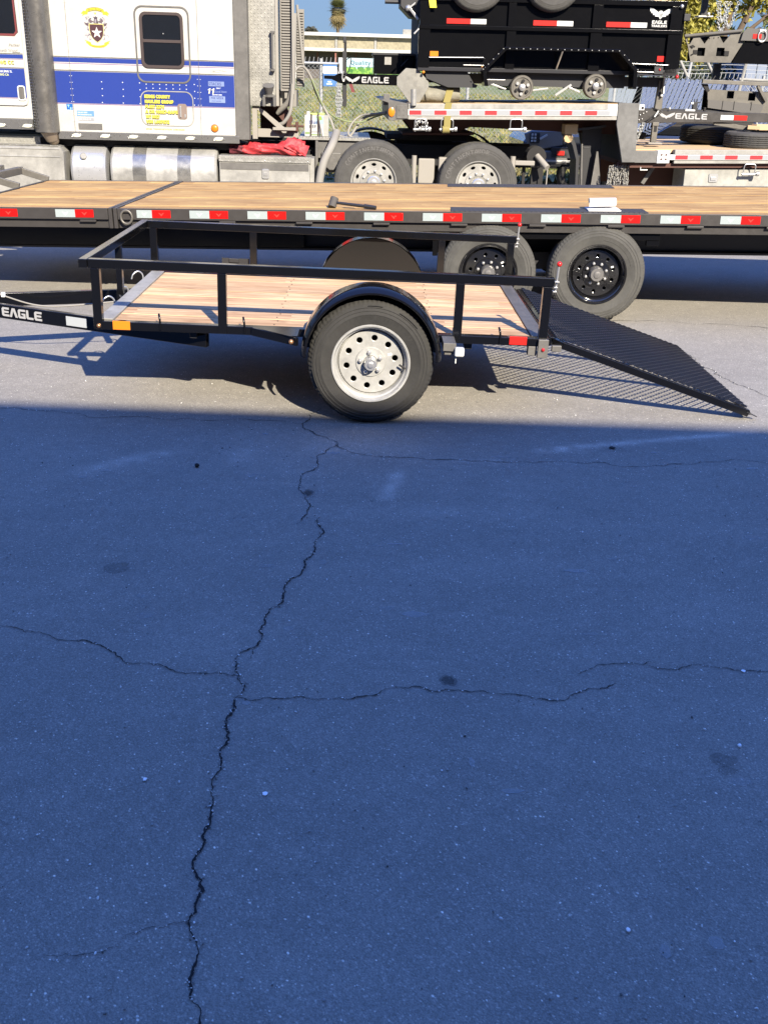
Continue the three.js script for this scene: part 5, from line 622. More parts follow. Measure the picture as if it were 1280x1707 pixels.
  for (const l of [1.842, 2.786]) part('axle', rod([l, l < 2 ? 1.705 : 1.738, 0.32], [l, l < 2 ? 1.705 : 1.738, 2.2], 0.045), S, o); part('spring', [bar([1.98, 1.67, 0.34], [2.2, 1.7, 0.34], 0.02, 0.02), bar([2.3, 1.62, 0.34], [2.5, 1.75, 0.34], 0.03, 0.03), bar([2.46, 1.72, 0.3], [2.62, 1.66, 0.3], 0.022, 0.022), bar([1.45, 1.74, 0.3], [1.65, 1.68, 0.3], 0.02, 0.02)], M.zinc, o);
  // tongue, jack, toolbox
  const tg = part('tongue', [prism([[-0.70, 1.80], [-0.56, 1.80], [-0.5, 1.83], [0.52, 1.825], [0.52, 1.69], [-0.35, 1.70], [-0.48, 1.705], [-0.60, 1.755], [-0.70, 1.76]], 0.9, 1.02, 0.004)], B, o); part('lettering', eagleText(-0.20, 0.165, 1.718, 1.795, 0.8995), M.letter, tg); part('wing_emblem', wings(-0.42, -0.225, 1.71, 1.80, 0.8995), M.letter, tg);
  part('jack', [bx(-0.455, -0.40, 1.42, 2.10, 0.93, 0.99, 0.004), rod([-0.42, 2.1, 0.96], [-0.42, 2.22, 0.96], 0.018), bx(-0.45, -0.405, 2.2, 2.28, 0.94, 0.98, 0.006)], M.satin, o); part('jack_cable', [hose([[-0.4, 2.0, 0.9], [-0.35, 2.02, 0.88], [-0.36, 1.9, 0.88], [-0.43, 1.8, 0.88], [-0.5, 1.86, 0.88], [-0.5, 1.95, 0.9]], 0.006, 40, 6)], S, o); part('red_tag', web([-0.31, 1.60, 0.89], [-0.345, 1.70, 0.89], 0.045), M.trimRed, o); part('safety_hook', [hose([[-0.44, 1.86, 0.88], [-0.46, 1.78, 0.88], [-0.44, 1.73, 0.88], [-0.42, 1.78, 0.88]], 0.012, 24, 6)], M.zinc, o);
  const q = rng(9), lk = []; for (let s = 0; s < 4; s++) for (let k = 0; k < 17; k++) lk.push(new THREE.TorusGeometry(0.017, 0.0055, 6, 10).scale(0.7, 1.1, 1).rotateY((k % 2) * 1.5).translate(-0.53 + s * 0.018 + 0.012 * Math.sin(k * 0.6 + s), 1.68 - k * 0.023, -0.88 + 0.01 * s)); part('safety_chain', lk, M.galv, o, STUFF);
  const tb = part('tool_box', [bx(-0.045, 0.345, 1.832, 2.06, 0.895, 1.5, 0.006), bx(0.345, 0.5, 1.832, 2.06, 0.95, 1.5, 0.006)], B, o); part('lid', [bx(-0.06, 0.505, 2.06, 2.09, 0.885, 1.52, 0.006)], S, tb); part('latch', bx(0.1, 0.19, 1.945, 2.04, 0.884, 0.894, 0.003), M.aluDull, tb); part('lid_strut', bar([0.32, 1.93, 0.88], [0.42, 2.03, 0.9], 0.015, 0.015), S, tb);
  for (const [a, b, c, d, m] of [[0.85, 1.15, 2.448, 2.488, M.red], [1.152, 1.35, 2.448, 2.488, M.whiteRef], [1.945, 2.243, 2.448, 2.488, M.red], [2.245, 2.45, 2.448, 2.488, M.whiteRef], [2.872, 3.18, 2.45, 2.49, M.red], [3.182, 3.39, 2.45, 2.49, M.whiteRef]]) part(m === M.red ? 'red_reflector' : 'white_reflector', bx(a, b, c - 0.018, d, w + 0.044, w + 0.049, 0), m, o);
  part('amber_reflector', bx(0.655, 0.76, 2.05, 2.11, w + 0.044, w + 0.049, 0), M.amber, o); part('red_reflector', bx(3.568, 3.68, 2.045, 2.11, w + 0.042, w + 0.049, 0), M.red, o); part('amber_marker', ball(0.575, 1.862, w - 0.01, 0.018), M.amber, o); part('amber_marker', ball(1.292, 1.94, 0.03, 0.016), M.brass, o); const lb = part('tail_box', [bx(3.53, 3.645, 1.895, 1.985, w - 0.02, w, 0.003)], S, o); part('red_lens', ball(3.60, 1.95, w - 0.02, 0.016), M.redLens, lb); part('red_lamp', ball(3.845, 1.87, w + 0.02, 0.026), M.redLens, o);
  part('logo', wings(3.405, 3.69, 2.53, 2.665, w + 0.046).concat([prism(ngon(3.55, 2.60, 0.032, 10), w + 0.043, w + 0.047), prism([[3.535, 2.6], [3.565, 2.6], [3.575, 2.56], [3.55, 2.535], [3.53, 2.555]], w + 0.043, w + 0.047)]), M.whiteRef, o); part('lettering', eagleText(3.45, 3.64, 2.48, 2.518, w + 0.046), M.whiteRef, o);
  { const s = 'TRAILERS', g = new TextGeometry(s, { font, size: 0.027, depth: 0.003, curveSegments: 3 }); g.computeBoundingBox(); const bw = g.boundingBox.max.x; g.scale(0.2 / bw, 1, 1).translate(3.445, 2.443, -w - 0.047); part('lettering', g, M.paper, o); }
  part('crank', [ball(3.79, 2.68, w - 0.02, 0.025), bar([0.5, 2.36, w - 0.02], [0.44, 2.30, w - 0.02], 0.02, 0.02)], M.zinc, o); part('tail_hinge', [bx(3.84, 3.92, 2.52, 2.6, w, w + 0.1, 0.005)], S, o); part('tailgate', [bx(3.84, 3.87, 1.92, T, w + 0.06, 2.2, 0.004)], B, o);
  part('yellow_strap', web([0.672, 2.60, w - 0.02], [0.625, 2.85, w - 0.02], 0.085), M.yellow, o); part('wood_block', bx(3.45, 3.62, T, T + 0.1, w + 0.05, w + 0.3, 0.005), M.woodBlock, o); part('load_cover', [bx(0.55, 3.78, T - 0.2, T - 0.15, w + 0.08, 2.2, 0)], S, o);
}
{
  const o = thing('stacked_trailer', 'trailer stacked on top of the black dump trailer, cut by the upper frame edge', 'trailer', 'DU', [1.7, 2.6, 1.2]);
  const wh = makeWheel({ R: 0.36, W: 0.21, rim: 0.208, disc: 0.166, dish: 0.03, holes: 10, holeR: 0.016, holeP: 0.132, lugs: 5, lugP: 0.0575, lugR: 0.0115, hubR: 0.036, hubL: 0.06, rubber: M.rubberOld, metal: M.silver, hubMat: M.zinc, N: 96 });
  putWheel(wh, o, 1.205, 2.918, 0.16, 0); putWheel(wh.clone(), o, 2.15, 2.938, 0.16, 0.4); for (const l of [1.205, 2.15]) { part('axle', rod([l, 2.93, 0.3], [l, 2.93, 2.2], 0.04), M.satin, o); putWheel(wh.clone(), o, l, 2.93, 2.25, 0.4, true); }
  part('frame', [bx(-0.2, 4.6, 3.1, 3.22, 0.45, 0.55), bx(-0.2, 4.6, 3.1, 3.22, 1.9, 2.0), bx(-0.2, 4.6, 3.22, 3.26, 0.35, 2.1)], M.satin, o);
  part('winch_drum', [prism([[0.27, 2.85], [0.27, 2.62], [0.40, 2.50], [0.53, 2.49], [0.56, 2.85]], 0.45, 0.9, 0.01), rod([0.08, 2.675, 0.55], [0.30, 2.675, 0.55], 0.026, 0.026, 14)], M.satin, o); part('winch_crank', [ball(0.37, 2.60, 0.43, 0.04), bar([0.37, 2.62, 0.42], [0.50, 2.47, 0.4], 0.03, 0.03), bar([0.38, 2.60, 0.42], [0.46, 2.66, 0.42], 0.02, 0.02)], M.zinc, o);
  part('tongue', [bx(4.2, 5.8, 3.0, 3.12, 1.1, 1.2)], M.satin, o); part('jack_leg', [bx(4.32, 4.40, 2.63, 3.1, 1.1, 1.16, 0.004)], M.satin, o); part('jack_foot', [bx(4.27, 4.47, 2.615, 2.63, 1.05, 1.22, 0.003), ball(4.40, 2.65, 1.04, 0.02)], M.whiteRef, o);
  const lk = []; for (const [a, b, d] of [[4.52, 4.70, 0.2], [4.62, 4.80, 0.17], [4.55, 4.66, 0.13]]) for (let k = 0; k <= 26; k++) { const t = k / 26, x = a + (b - a) * t, y = 2.85 - d * 1.7 * Math.sin(t * Math.PI); lk.push(new THREE.TorusGeometry(0.018, 0.0055, 6, 10).scale(0.7, 1.15, 1).rotateZ((t - 0.5) * 1.6).rotateY((k % 2) * 1.4).translate(x, y - 0.06, -1.1)); } part('safety_chain', lk, M.galv, o, STUFF);
}
{
  const o = thing('gooseneck_trailer', 'dark trailer tongue with EAGLE lettering and a drop leg on the lower deck at right', 'trailer', 'TR', [4.6, 1.05, 0.7]);
  const C = M.charcoal, w = 0.6;
  const bm = part('tongue_beam', [prism([[3.50, 1.485], [7.5, 1.485], [7.5, 1.375], [5.3, 1.372], [4.4, 1.352], [3.95, 1.335], [3.50, 1.315]], w, w + 0.07, 0.004)], C, o); part('tongue_beam', [prism([[3.50, 1.497], [7.5, 1.505], [7.5, 1.41], [3.50, 1.34]], w + 0.42, w + 0.5, 0.004)], M.satin, o); part('coupler', [bx(3.42, 3.52, 1.32, 1.48, w + 0.02, w + 0.46, 0.005)], M.satin, o);
  part('lettering', eagleText(3.995, 4.43, 1.385, 1.456, w - 0.0005), M.letter, bm); part('wing_emblem', wings(3.765, 3.985, 1.378, 1.462, w - 0.0005), M.letter, bm); part('white_reflector', bx(4.61, 4.785, 1.388, 1.448, w - 0.004, w - 0.0005, 0), M.whiteRef, bm); part('red_reflector', bx(4.787, 4.97, 1.388, 1.448, w - 0.004, w - 0.0005, 0), M.red, bm); part('bolts', [[3.52, 1.42], [3.56, 1.44], [3.51, 1.36], [3.55, 1.37], [3.60, 1.46]].map(p => ball(p[0], p[1], w - 0.004, 0.011)), M.zinc, bm, STUFF);
  part('drop_leg', [prism([[3.70, 1.485], [3.80, 1.485], [3.785, 1.85], [3.72, 1.85]], w - 0.02, w + 0.05, 0.004), bx(3.705, 3.78, 1.085, 1.33, w - 0.01, w + 0.05, 0.004), bx(3.70, 3.785, 1.29, 1.335, w - 0.02, w + 0.055, 0.003)], M.gunmetal, o); part('leg_slot', [bx(3.735, 3.755, 1.62, 1.84, w - 0.026, w - 0.02, 0), bx(3.725, 3.765, 1.215, 1.285, w - 0.013, w - 0.009, 0)], M.soot, o); part('leg_handle', [rod([3.775, 1.885, w - 0.04], [3.785, 1.69, w - 0.04], 0.012), rod([3.755, 1.9, w - 0.04], [3.79, 1.89, w - 0.04], 0.015), ball(3.765, 1.665, w - 0.04, 0.02)], M.whiteRef, o); part('leg_foot', [bx(3.66, 3.85, 1.062, 1.082, w - 0.06, w + 0.1, 0.004)], M.beige, o);
  part('cables', [hose([[3.56, 1.33, w - 0.03], [3.64, 1.38, w - 0.04], [3.73, 1.46, w - 0.04], [3.82, 1.51, w - 0.03], [3.9, 1.505, w - 0.01]], 0.006, 40, 6), hose([[3.6, 1.32, w - 0.03], [3.7, 1.4, w - 0.05], [3.8, 1.47, w - 0.04], [3.72, 1.5, w - 0.03], [3.66, 1.515, w]], 0.006, 40, 6), hose([[3.86, 1.34, w], [3.95, 1.315, w], [4.0, 1.34, w]], 0.005, 20, 6)], M.satin, o); part('snap_hook', [bar([3.70, 1.40, w - 0.05], [3.745, 1.48, w - 0.05], 0.022, 0.02), ball(3.9, 1.51, w - 0.03, 0.014)], M.whiteRef, o);
  part('winch_post', [bx(4.25, 4.31, 1.49, 1.6, w + 0.1, w + 0.16, 0.004), rod([4.265, 1.6, w + 0.12], [4.265, 1.635, w + 0.12], 0.006), rod([4.30, 1.6, w + 0.12], [4.30, 1.635, w + 0.12], 0.006), bx(4.31, 4.335, 1.585, 1.6, w + 0.1, w + 0.13, 0.003)], M.satin, o); part('winch_tab', bx(4.215, 4.25, 1.57, 1.595, w + 0.09, w + 0.13, 0.003), M.paper, o); part('top_strap', bar([4.13, 1.497, w + 0.03], [4.26, 1.49, w + 0.03], 0.01, 0.03, 0), M.whiteRef, o);
  const lk = []; for (let s = 0; s < 2; s++) for (let k = 0; k < 13; k++) lk.push(new THREE.TorusGeometry(0.02, 0.006, 6, 10).scale(0.7, 1.1, 1).rotateY((k % 2) * 1.5).translate(3.585 - 0.02 * s - k * 0.007 * (1 + s), 1.31 - k * 0.02, -w + 0.03 * s)); part('safety_chain', lk, M.galv, o, STUFF); part('dark_block', [bx(3.56, 3.72, 1.1, 1.19, w + 0.3, w + 0.5, 0.01), rod([3.72, 1.14, w + 0.35], [3.83, 1.16, w + 0.35], 0.014)], M.soot, o);
  part('lower_brace', bar([4.55, 1.345, w + 0.06], [5.6, 1.22, w + 0.06], 0.05, 0.05), M.gunmetal, o);
}
{
  const sq = (l, y, s) => [[l, y], [l, y + s], [l + s * 1.02, y + s], [l + s * 1.02, y]];
  const o = thing('lower_headboard', 'grey steel headboard with square holes leaning above the EAGLE beam at right', 'headboard', 'TR', [4.9, 1.5, 1.0], 'grey steel headboards at right');
  part('sheet', [prism([[4.515, 1.76], [5.9, 1.735], [5.9, 1.43], [5.28, 1.455], [4.545, 1.53]], 1.0, 1.02, 0.002, [sq(4.525, 1.67, 0.09), sq(4.79, 1.65, 0.098), sq(5.09, 1.63, 0.1)])], M.gunmetal, o); part('backing', [bx(4.5, 5.9, 1.46, 1.75, 1.1, 1.12, 0)], M.black, o); part('top_bar', [bar([4.40, 1.855, 0.93], [5.9, 1.84, 0.93], 0.055, 0.05, 0.004)], M.gunmetal, o); part('bar_bracket', [prism([[4.41, 1.825], [4.49, 1.825], [4.53, 1.74], [4.50, 1.72]], 0.95, 1.0)], M.soot, o); part('bar_bracket', [bar([5.17, 1.82, 0.93], [5.33, 1.63, 0.97], 0.04, 0.04)], M.gunmetal, o);
  part('lower_lip', [prism([[4.535, 1.63], [5.32, 1.585], [5.28, 1.452], [4.545, 1.527]], 0.985, 0.998)], M.rubberText, o);
  part('stay', [bx(4.505, 4.53, 1.44, 1.53, 1.0, 1.05), bx(5.2, 5.26, 1.42, 1.47, 1.0, 1.05)], M.soot, o); part('rib_line', [4.74, 4.9, 5.14].map(l => bx(l, l + 0.006, 1.51, 1.62, 0.978, 0.985, 0)), M.soot, o);
  const u = thing('upper_headboard', 'larger tilted grey steel headboard with triangular notches against the yellow tree', 'headboard', 'TR', [4.9, 2.1, 1.0], 'grey steel headboards at right');
  part('sheet', [prism([[4.11, 2.385], [4.85, 2.47], [5.215, 2.52], [5.22, 2.43], [4.915, 2.36], [4.775, 2.095], [4.225, 2.09], [4.165, 2.28]], 1.0, 1.02, 0.002, [[[4.14, 2.385], [4.23, 2.39], [4.19, 2.31], [4.155, 2.305]], [[4.31, 2.395], [4.45, 2.41], [4.385, 2.315]], [[4.57, 2.42], [4.72, 2.438], [4.64, 2.33]], sq(4.30, 2.168, 0.105), sq(4.56, 2.172, 0.108)])], M.gunmetal, u); part('top_pipe', [rod([4.095, 2.405, 0.98], [4.86, 2.49, 0.98], 0.02)], M.rubberText, u); part('hitch_slot', [bx(4.245, 4.30, 2.19, 2.24, 0.99, 0.999, 0), bar([4.22, 2.18, 0.99], [4.26, 2.2, 0.99], 0.02, 0.01, 0), bx(4.67, 4.73, 2.18, 2.24, 0.99, 0.999, 0), bx(4.19, 4.26, 2.275, 2.29, 0.99, 0.999, 0), prism(ngon(4.225, 2.282, 0.02, 8), 0.985, 0.999)], M.soot, u); part('end_plate', [prism([[4.85, 2.37], [4.87, 2.475], [4.915, 2.52], [6.4, 2.53], [6.4, 2.37]], 0.95, 0.975, 0.003)], M.rubberText, u); part('side_plate', [prism([[4.925, 2.37], [6.4, 2.37], [6.4, 2.085], [4.785, 2.09]], 0.985, 1.0)], M.black, u); part('backing', [bx(4.2, 4.9, 2.1, 2.42, 1.06, 1.08, 0)], M.black, u); part('legs', [bx(4.66, 4.76, 1.86, 2.09, 1.3, 1.36), bx(5.5, 5.6, 1.5, 2.09, 1.3, 1.36)], M.satin, u); part('red_reflector', bx(5.005, 5.12, 2.40, 2.455, 0.944, 0.95, 0), M.red, u); part('tie_ring', [new THREE.TorusGeometry(0.055, 0.01, 8, 22).scale(1, 1.25, 1).translate(5.125, 2.43, -0.93)], M.zinc, u); part('ring_lug', bx(5.08, 5.17, 2.475, 2.51, 0.93, 0.95, 0.006), M.whiteRef, u); part('screws', [4.44, 4.5, 4.56].map(l => disc(l, 2.385 + (l - 4.44) * 0.12, 0.998, 0.008)), M.soot, u, STUFF);
}
// spare tyres lying flat on the lower deck
{
  const mk = (label, l, y, w, r, h, m) => { const o = thing('spare_tyre', label, 'tyre', 'TR', [l, y, w], 'spare tyres lying on the lower deck'); const P = [[r * 0.6, 0.02], [r * 0.66, 0.0], [r * 0.86, 0.0], [r * 0.95, 0.012], [r, 0.035]]; for (let k = 0; k < 5; k++) { const z = 0.045 + (h - 0.09) * (k + 0.5) / 5; P.push([r + 0.004, z - 0.008], [r - 0.006, z - 0.004], [r - 0.006, z + 0.004], [r + 0.004, z + 0.008]); } P.push([r, h - 0.035], [r * 0.95, h - 0.012], [r * 0.86, h], [r * 0.66, h], [r * 0.6, h - 0.02]); const g = revolve(P, 120, (q, z, i, k) => k > 4 && k < P.length - 5 && i % 5 === 0 ? q - 0.003 : q, 0.5).rotateX(-Math.PI / 2); const t = new THREE.Mesh(clean(g), m); t.name = 'tyre'; t.castShadow = t.receiveShadow = true; o.add(t); const b = new THREE.Mesh(clean(new THREE.CylinderGeometry(r * 0.61, r * 0.61, h * 0.6, 30).translate(0, h * 0.5, 0)), M.soot); b.name = 'rim'; b.castShadow = true; o.add(b); };
  mk('black spare tyre lying flat behind, in the shade of the EAGLE beam', 4.76, 1.065, 1.35, 0.42, 0.23, M.rubber); mk('worn grey spare tyre lying flat nearer the deck edge at right', 5.08, 1.04, 0.52, 0.39, 0.215, M.rubberOld);
  const o = thing('wood_block', 'pale wooden block resting on the nearer spare tyre at right', 'wood block', 'TR', [5.2, 1.255, 0.5]); part('block', [new RoundedBoxGeometry(0.36, 0.075, 0.1, 1, 0.005).rotateY(0.4).translate(5.22, 1.31, -0.6), new RoundedBoxGeometry(0.16, 0.05, 0.12, 1, 0.005).rotateY(-0.3).translate(5.06, 1.305, -0.55)], M.woodBlock, o);
}
// ================================================================ field, fences, school, trees, pickup
{
  // grass field rising gently away from the yard
  const xs = [], zs = []; for (let x = -260; x <= 260; x += 13) xs.push(x); for (let z = -19.3; z > -46; z -= 0.9) zs.push(z); for (let z = -46; z > -130; z -= 4) zs.push(z); zs.push(-160, -220, -320, -500, -800);
  const hgt = z => { const t = Math.max(0, Math.min(1, (-z - 21) / 79)); return 0.012 + 1.6 * t; };
  const fx = []; for (let x = -16; x <= 14; x += 0.5) fx.push(x); const X = [...xs.filter(x => x < -16), ...fx, ...xs.filter(x => x > 14)].sort((a, b) => a - b);
  const pos = [], col = [], idx = []; for (const z of zs) for (const x of X) { const n = fbm(x * 0.35, z * 0.12, 4) + 0.5 * fbm(x * 1.2, z * 0.5, 3, 5), y = hgt(z); pos.push(x, y + (z < -21 ? 0.03 * n : 0), z); const t = Math.max(0, Math.min(1, 0.5 + 1.3 * n + (z > -34 ? 0.38 : 0))); col.push(0.075 + 0.12 * t, 0.112 + 0.058 * t, 0.026 + 0.036 * t); }
  const K = X.length; for (let j = 0; j < zs.length - 1; j++) for (let i = 0; i < K - 1; i++) { const a = j * K + i; idx.push(a, a + 1, a + K, a + 1, a + K + 1, a + K); }
  const g = new THREE.BufferGeometry(); g.setAttribute('position', new THREE.Float32BufferAttribute(pos, 3)); g.setAttribute('color', new THREE.Float32BufferAttribute(col, 3)); g.setIndex(idx); g.computeVertexNormals();
  const m = new THREE.Mesh(g, std(lin(1, 1, 1), 1, 0, { vertexColors: true })); m.name = 'grass_field'; m.receiveShadow = true; m.userData = { kind: 'structure', label: 'dry green and tan grass field beyond the chain link fence' }; scene.add(m);
  const bg = new THREE.BufferGeometry(); bg.setAttribute('position', new THREE.Float32BufferAttribute([-0.05, 0, 0, 0.05, 0, 0, 0.03, 0.16, 0.03, 0.04, 0, 0.04, 0.12, 0, -0.02, 0.12, 0.13, 0.02, -0.1, 0, -0.03, -0.02, 0, 0.05, -0.1, 0.12, 0], 3)); bg.computeVertexNormals();
  const n = 9000, im = new THREE.InstancedMesh(bg, std(lin(1, 1, 1), 1, 0, { side: THREE.DoubleSide }), n), M4 = new THREE.Matrix4(), q = new THREE.Quaternion(), G = rng(123); for (let i = 0; i < n; i++) { const z = -19.8 - 50 * Math.pow(G(), 1.6), x = -11 + 22 * G(); q.setFromAxisAngle(V(0, 1, 0), G() * 6.3); const s = 0.4 + 0.9 * G(); M4.compose(V(x, hgt(z), z), q, V(s, s * (0.4 + 0.7 * G()), s)); im.setMatrixAt(i, M4); const t = G(); im.setColorAt(i, lin(0.08 + 0.13 * t, 0.11 + 0.065 * t, 0.026 + 0.036 * t)); } im.name = 'grass'; im.userData = { kind: 'stuff', label: 'tufts of dry and green grass standing on the field' }; im.castShadow = im.receiveShadow = true; scene.add(im);
}
const Z = 19.5;
function fenceRun(label, x0, x1, H, slats) {
  const o = thing('chain_link_fence', label, 'fence', 'W', [(x0 + x1) / 2, 0, Z]);
  part('top_rail', rod([x0, H - (slats ? 0.12 : 0.05), Z + (slats ? 0.05 : 0)], [x1, H - (slats ? 0.12 : 0.05), Z + (slats ? 0.05 : 0)], 0.022, 0.022, 8), M.galv, o); part('bottom_wire', rod([x0, 0.08, Z], [x1, 0.08, Z], 0.006, 0.006, 6), M.galv, o);
  for (let x = Math.ceil((x0 + 1.34) / 2.6) * 2.6 - 1.34; x <= x1; x += 2.6) part('post', rod([x, 0, Z + 0.03], [x, H + 0.03, Z + 0.03], 0.032, 0.032, 10), M.galv, o);
  const w = []; const p = 0.075; for (let x = x0 - H; x < x1; x += p) for (const s of [1, -1]) { let a = s > 0 ? x : x + H, b = s > 0 ? x + H : x, ya = 0.06, yb = H - 0.02; const dx = b - a, clip = (v, lo, hi) => Math.max(lo, Math.min(hi, v)); const A = clip(a, x0, x1), Bx = clip(b, x0, x1); if (Math.abs(A - Bx) < 0.02) continue; const y0 = ya + (A - a) / dx * (yb - ya), y1 = ya + (Bx - a) / dx * (yb - ya); w.push(rod([A, y0, Z - 0.012 * s], [Bx, y1, Z - 0.012 * s], 0.0022, 0.0022, 4)); }
  part('chain_link_mesh', w, M.galv, o, STUFF); const tw = []; for (let x = x0; x < x1; x += p) tw.push(bar([x, H - 0.03, Z], [x + 0.012, H + 0.05, Z], 0.007, 0.007, 0)); part('wire_tips', tw, M.galv, o, STUFF);
  if (slats) { const sl = []; for (let x = x0 - 0.5; x < x1; x += 0.083) { const a = Math.max(x0, x), t = 0.55; sl.push(bar([Math.max(x0, Math.min(x1, x)), 0.08, Z + 0.01], [Math.max(x0, Math.min(x1, x + t)), H - 0.06 + (R() - 0.5) * 0.03, Z + 0.01], 0.006, 0.066, 0)); } part('slats', sl, slats, o, STUFF); }
  return o;
}
fenceRun('chain link fence along the grass field between the truck and the dump trailer', -14, 3.7, 2.04);
fenceRun('grey slatted fence panel at the left end of the blue slatted fence', 3.75, 4.32, 1.93, M.slatGrey);
fenceRun('blue privacy slatted chain link fence behind the EAGLE beam at right', 4.34, 14, 1.97, M.slat);
// signs on the fence
{
  const b = thing('banner', 'banner with a green landscape print hanging on the chain link fence', 'banner', 'W', [-0.5, 1.9, Z - 0.04]);
  part('sheet', [bx(-1.03, 0.75, 1.79, 2.09, Z - 0.045, Z - 0.04, 0)], M.paper, b); part('print', [plane(-1.03, 0.75, 1.79, 2.09, Z - 0.0465)], new THREE.MeshStandardMaterial({ roughness: 0.7, color: lin(0.5, 0.5, 0.5), map: canvasTex(1024, 180, (x, w, h) => { x.fillStyle = '#cfeaf2'; x.fillRect(0, 0, w, h); x.fillStyle = '#3f7a86'; x.font = 'bold 58px sans-serif'; x.fillText('Quality Since 1971', 120, 66); const q = rng(3); for (let i = 0; i < 420; i++) { const y = 98 + q() * 80, t = q(); x.fillStyle = `rgb(${60 + t * 110},${130 + t * 90},${50 + t * 40})`; x.beginPath(); x.arc(q() * w, y, 6 + q() * 18, 0, 7); x.fill(); } x.fillStyle = '#4d7f88'; x.fillRect(90, 84, w - 90, 5); x.fillStyle = '#f4f8f8'; x.fillRect(0, 0, 50, h); }) }), b);
  part('grommets', [-1.0, -0.4, 0.2, 0.7].map(l => disc(l, 2.07, Z - 0.048, 0.012)), M.zinc, b, STUFF);
  const s = thing('fence_sign', 'blue sign with a white notice panel fixed to the chain link fence', 'sign', 'W', [-1.18, 1.75, Z - 0.05]);
  part('board', [bx(-1.30, -1.055, 1.62, 1.975, Z - 0.05, Z - 0.045, 0)], std(lin(0.05, 0.13, 0.3), 0.5), s); part('notice', [plane(-1.3, -1.06, 1.83, 1.94, Z - 0.052)], new THREE.MeshStandardMaterial({ roughness: 0.6, map: canvasTex(128, 64, (x, w, h) => { x.fillStyle = '#eef2f4'; x.fillRect(0, 0, w, h); x.fillStyle = '#8ea3ad'; x.font = 'bold 18px sans-serif'; x.fillText('CUSTOMER', 14, 26); x.fillText('RECEIVING', 16, 48); }) }), s); part('lettering', [plane(-1.27, -1.1, 1.64, 1.71, Z - 0.052)], new THREE.MeshStandardMaterial({ roughness: 0.6, map: canvasTex(128, 48, (x, w, h) => { x.fillStyle = '#3f6a9c'; x.fillRect(0, 0, w, h); x.fillStyle = '#eef4fa'; x.fillRect(40, 4, 44, 10); x.font = 'bold 24px sans-serif'; x.fillText('ENTER', 24, 42); }) }), s);
}
// leaning poles, barbed wire and clutter by the blue fence
{
  const o = thing('barbed_wire', 'strands of barbed wire on leaning white arms above the blue fence', 'barbed wire', 'W', [5.3, 1.95, Z]);
  for (const g of [rod([4.95, 2.2, Z], [5.10, 1.96, Z], 0.025), rod([5.42, 2.2, Z], [5.60, 1.93, Z], 0.025)]) part('arm', g, M.conc, o); part('pole', rod([5.22, 1.9, Z + 0.4], [5.26, 2.3, Z + 0.4], 0.028), M.galv, o); for (const y of [2.02, 2.08, 2.15, 2.21]) part('wire_strand', hose([[4.6, y, Z], [5.2, y - 0.02, Z], [5.8, y + 0.01, Z], [6.6, y, Z]], 0.0045, 40, 5), M.galv, o);
  const s = thing('shed', 'pale grey shed beyond the blue fence at right', 'shed', 'W', [7.5, 0, Z + 3]); part('wall', bx(6.75, 10, 0, 2.45, Z + 2, Z + 5, 0.01), std(lin(0.16, 0.19, 0.25), 0.7), s); part('door', bx(7.35, 8.0, 0.1, 2.15, Z + 1.97, Z + 1.995, 0.004), M.soot, s); part('panel_rib', [6.95, 7.15, 7.3, 8.3, 8.6].map(x => bx(x, x + 0.02, 0, 2.44, Z + 1.98, Z + 1.998, 0)), M.slatGrey, s); part('roof', bx(6.65, 10.1, 2.45, 2.52, Z + 1.9, Z + 5.1, 0.005), M.rust, s);
  const gt = thing('gate_frame', 'white tubular gate frame with chain link above the blue fence at far right', 'gate', 'W', [6.4, 1.9, Z - 0.4]); part('frame', [rod([5.88, 1.35, Z - 0.4], [5.98, 2.22, Z - 0.4], 0.03), rod([5.9, 1.93, Z - 0.4], [7.4, 1.9, Z - 0.4], 0.025), rod([6.42, 1.9, Z - 0.4], [6.44, 2.25, Z - 0.4], 0.015)], M.conc, gt); const cl = []; for (let x = 5.95; x < 7.3; x += 0.08) for (const s2 of [1, -1]) cl.push(rod([x, s2 > 0 ? 1.5 : 1.9, Z - 0.4], [x + 0.4, s2 > 0 ? 1.9 : 1.5, Z - 0.4], 0.006, 0.006, 4)); part('chain_link_mesh', cl, M.galv, gt, STUFF);
}
// long school building far across the field
{
  const o = thing('school_building', 'long low tan school building with a flat roof far across the field', 'building', 'W', [-4, 1.5, 100]); const D = 100;
  part('wall', [bx(-30, 18, 1.4, 4.0, D + 1.0, D + 8, 0)], M.conc, o); part('roof', [bx(-31, 19, 5.12, 5.40, D - 0.6, D + 9, 0.02)], M.roofEdge, o); part('eave', [bx(-31, 19, 3.86, 4.12, D - 1.2, D + 1, 0.02)], M.roofEdge, o);
  let k = 0; for (let x = -30; x < 17; x += 3.5) { part('fascia_panel', bx(x + 0.12, x + 3.38, 4.12, 5.11, D - 0.1 - 0.02 * (k++ % 2), D + 0.3, 0.01), M.plaster, o); part('fascia_batten', [bx(x - 0.12, x + 0.1, 4.12, 5.11, D - 0.2, D + 0.3, 0.01)], M.conc, o); part('window', bx(x + 0.2, x + 3.3, 2.7, 3.82, D + 0.85, D + 0.99, 0), M.darkWin, o); part('window_mullion', [bx(x + 1.7, x + 1.78, 2.7, 3.82, D + 0.8, D + 0.85, 0)], M.brickRed, o); part('column', bx(x - 0.08, x + 0.06, 1.4, 3.86, D - 1, D - 0.86, 0), k % 2 ? M.roofEdge : M.brickRed, o); part('wall_panel', bx(x, x + 3.5, 1.4, 2.68, D + 0.9, D + 0.995, 0), M.darkWin, o); }
  part('roof_vent', [bx(0.4, 1.3, 5.4, 5.85, D, D + 0.8, 0.05)], M.conc, o);
  part('far_roof', [bx(-31, 19, 4.0, 5.12, D + 0.9, D + 1.0, 0)], M.plaster, o);
}
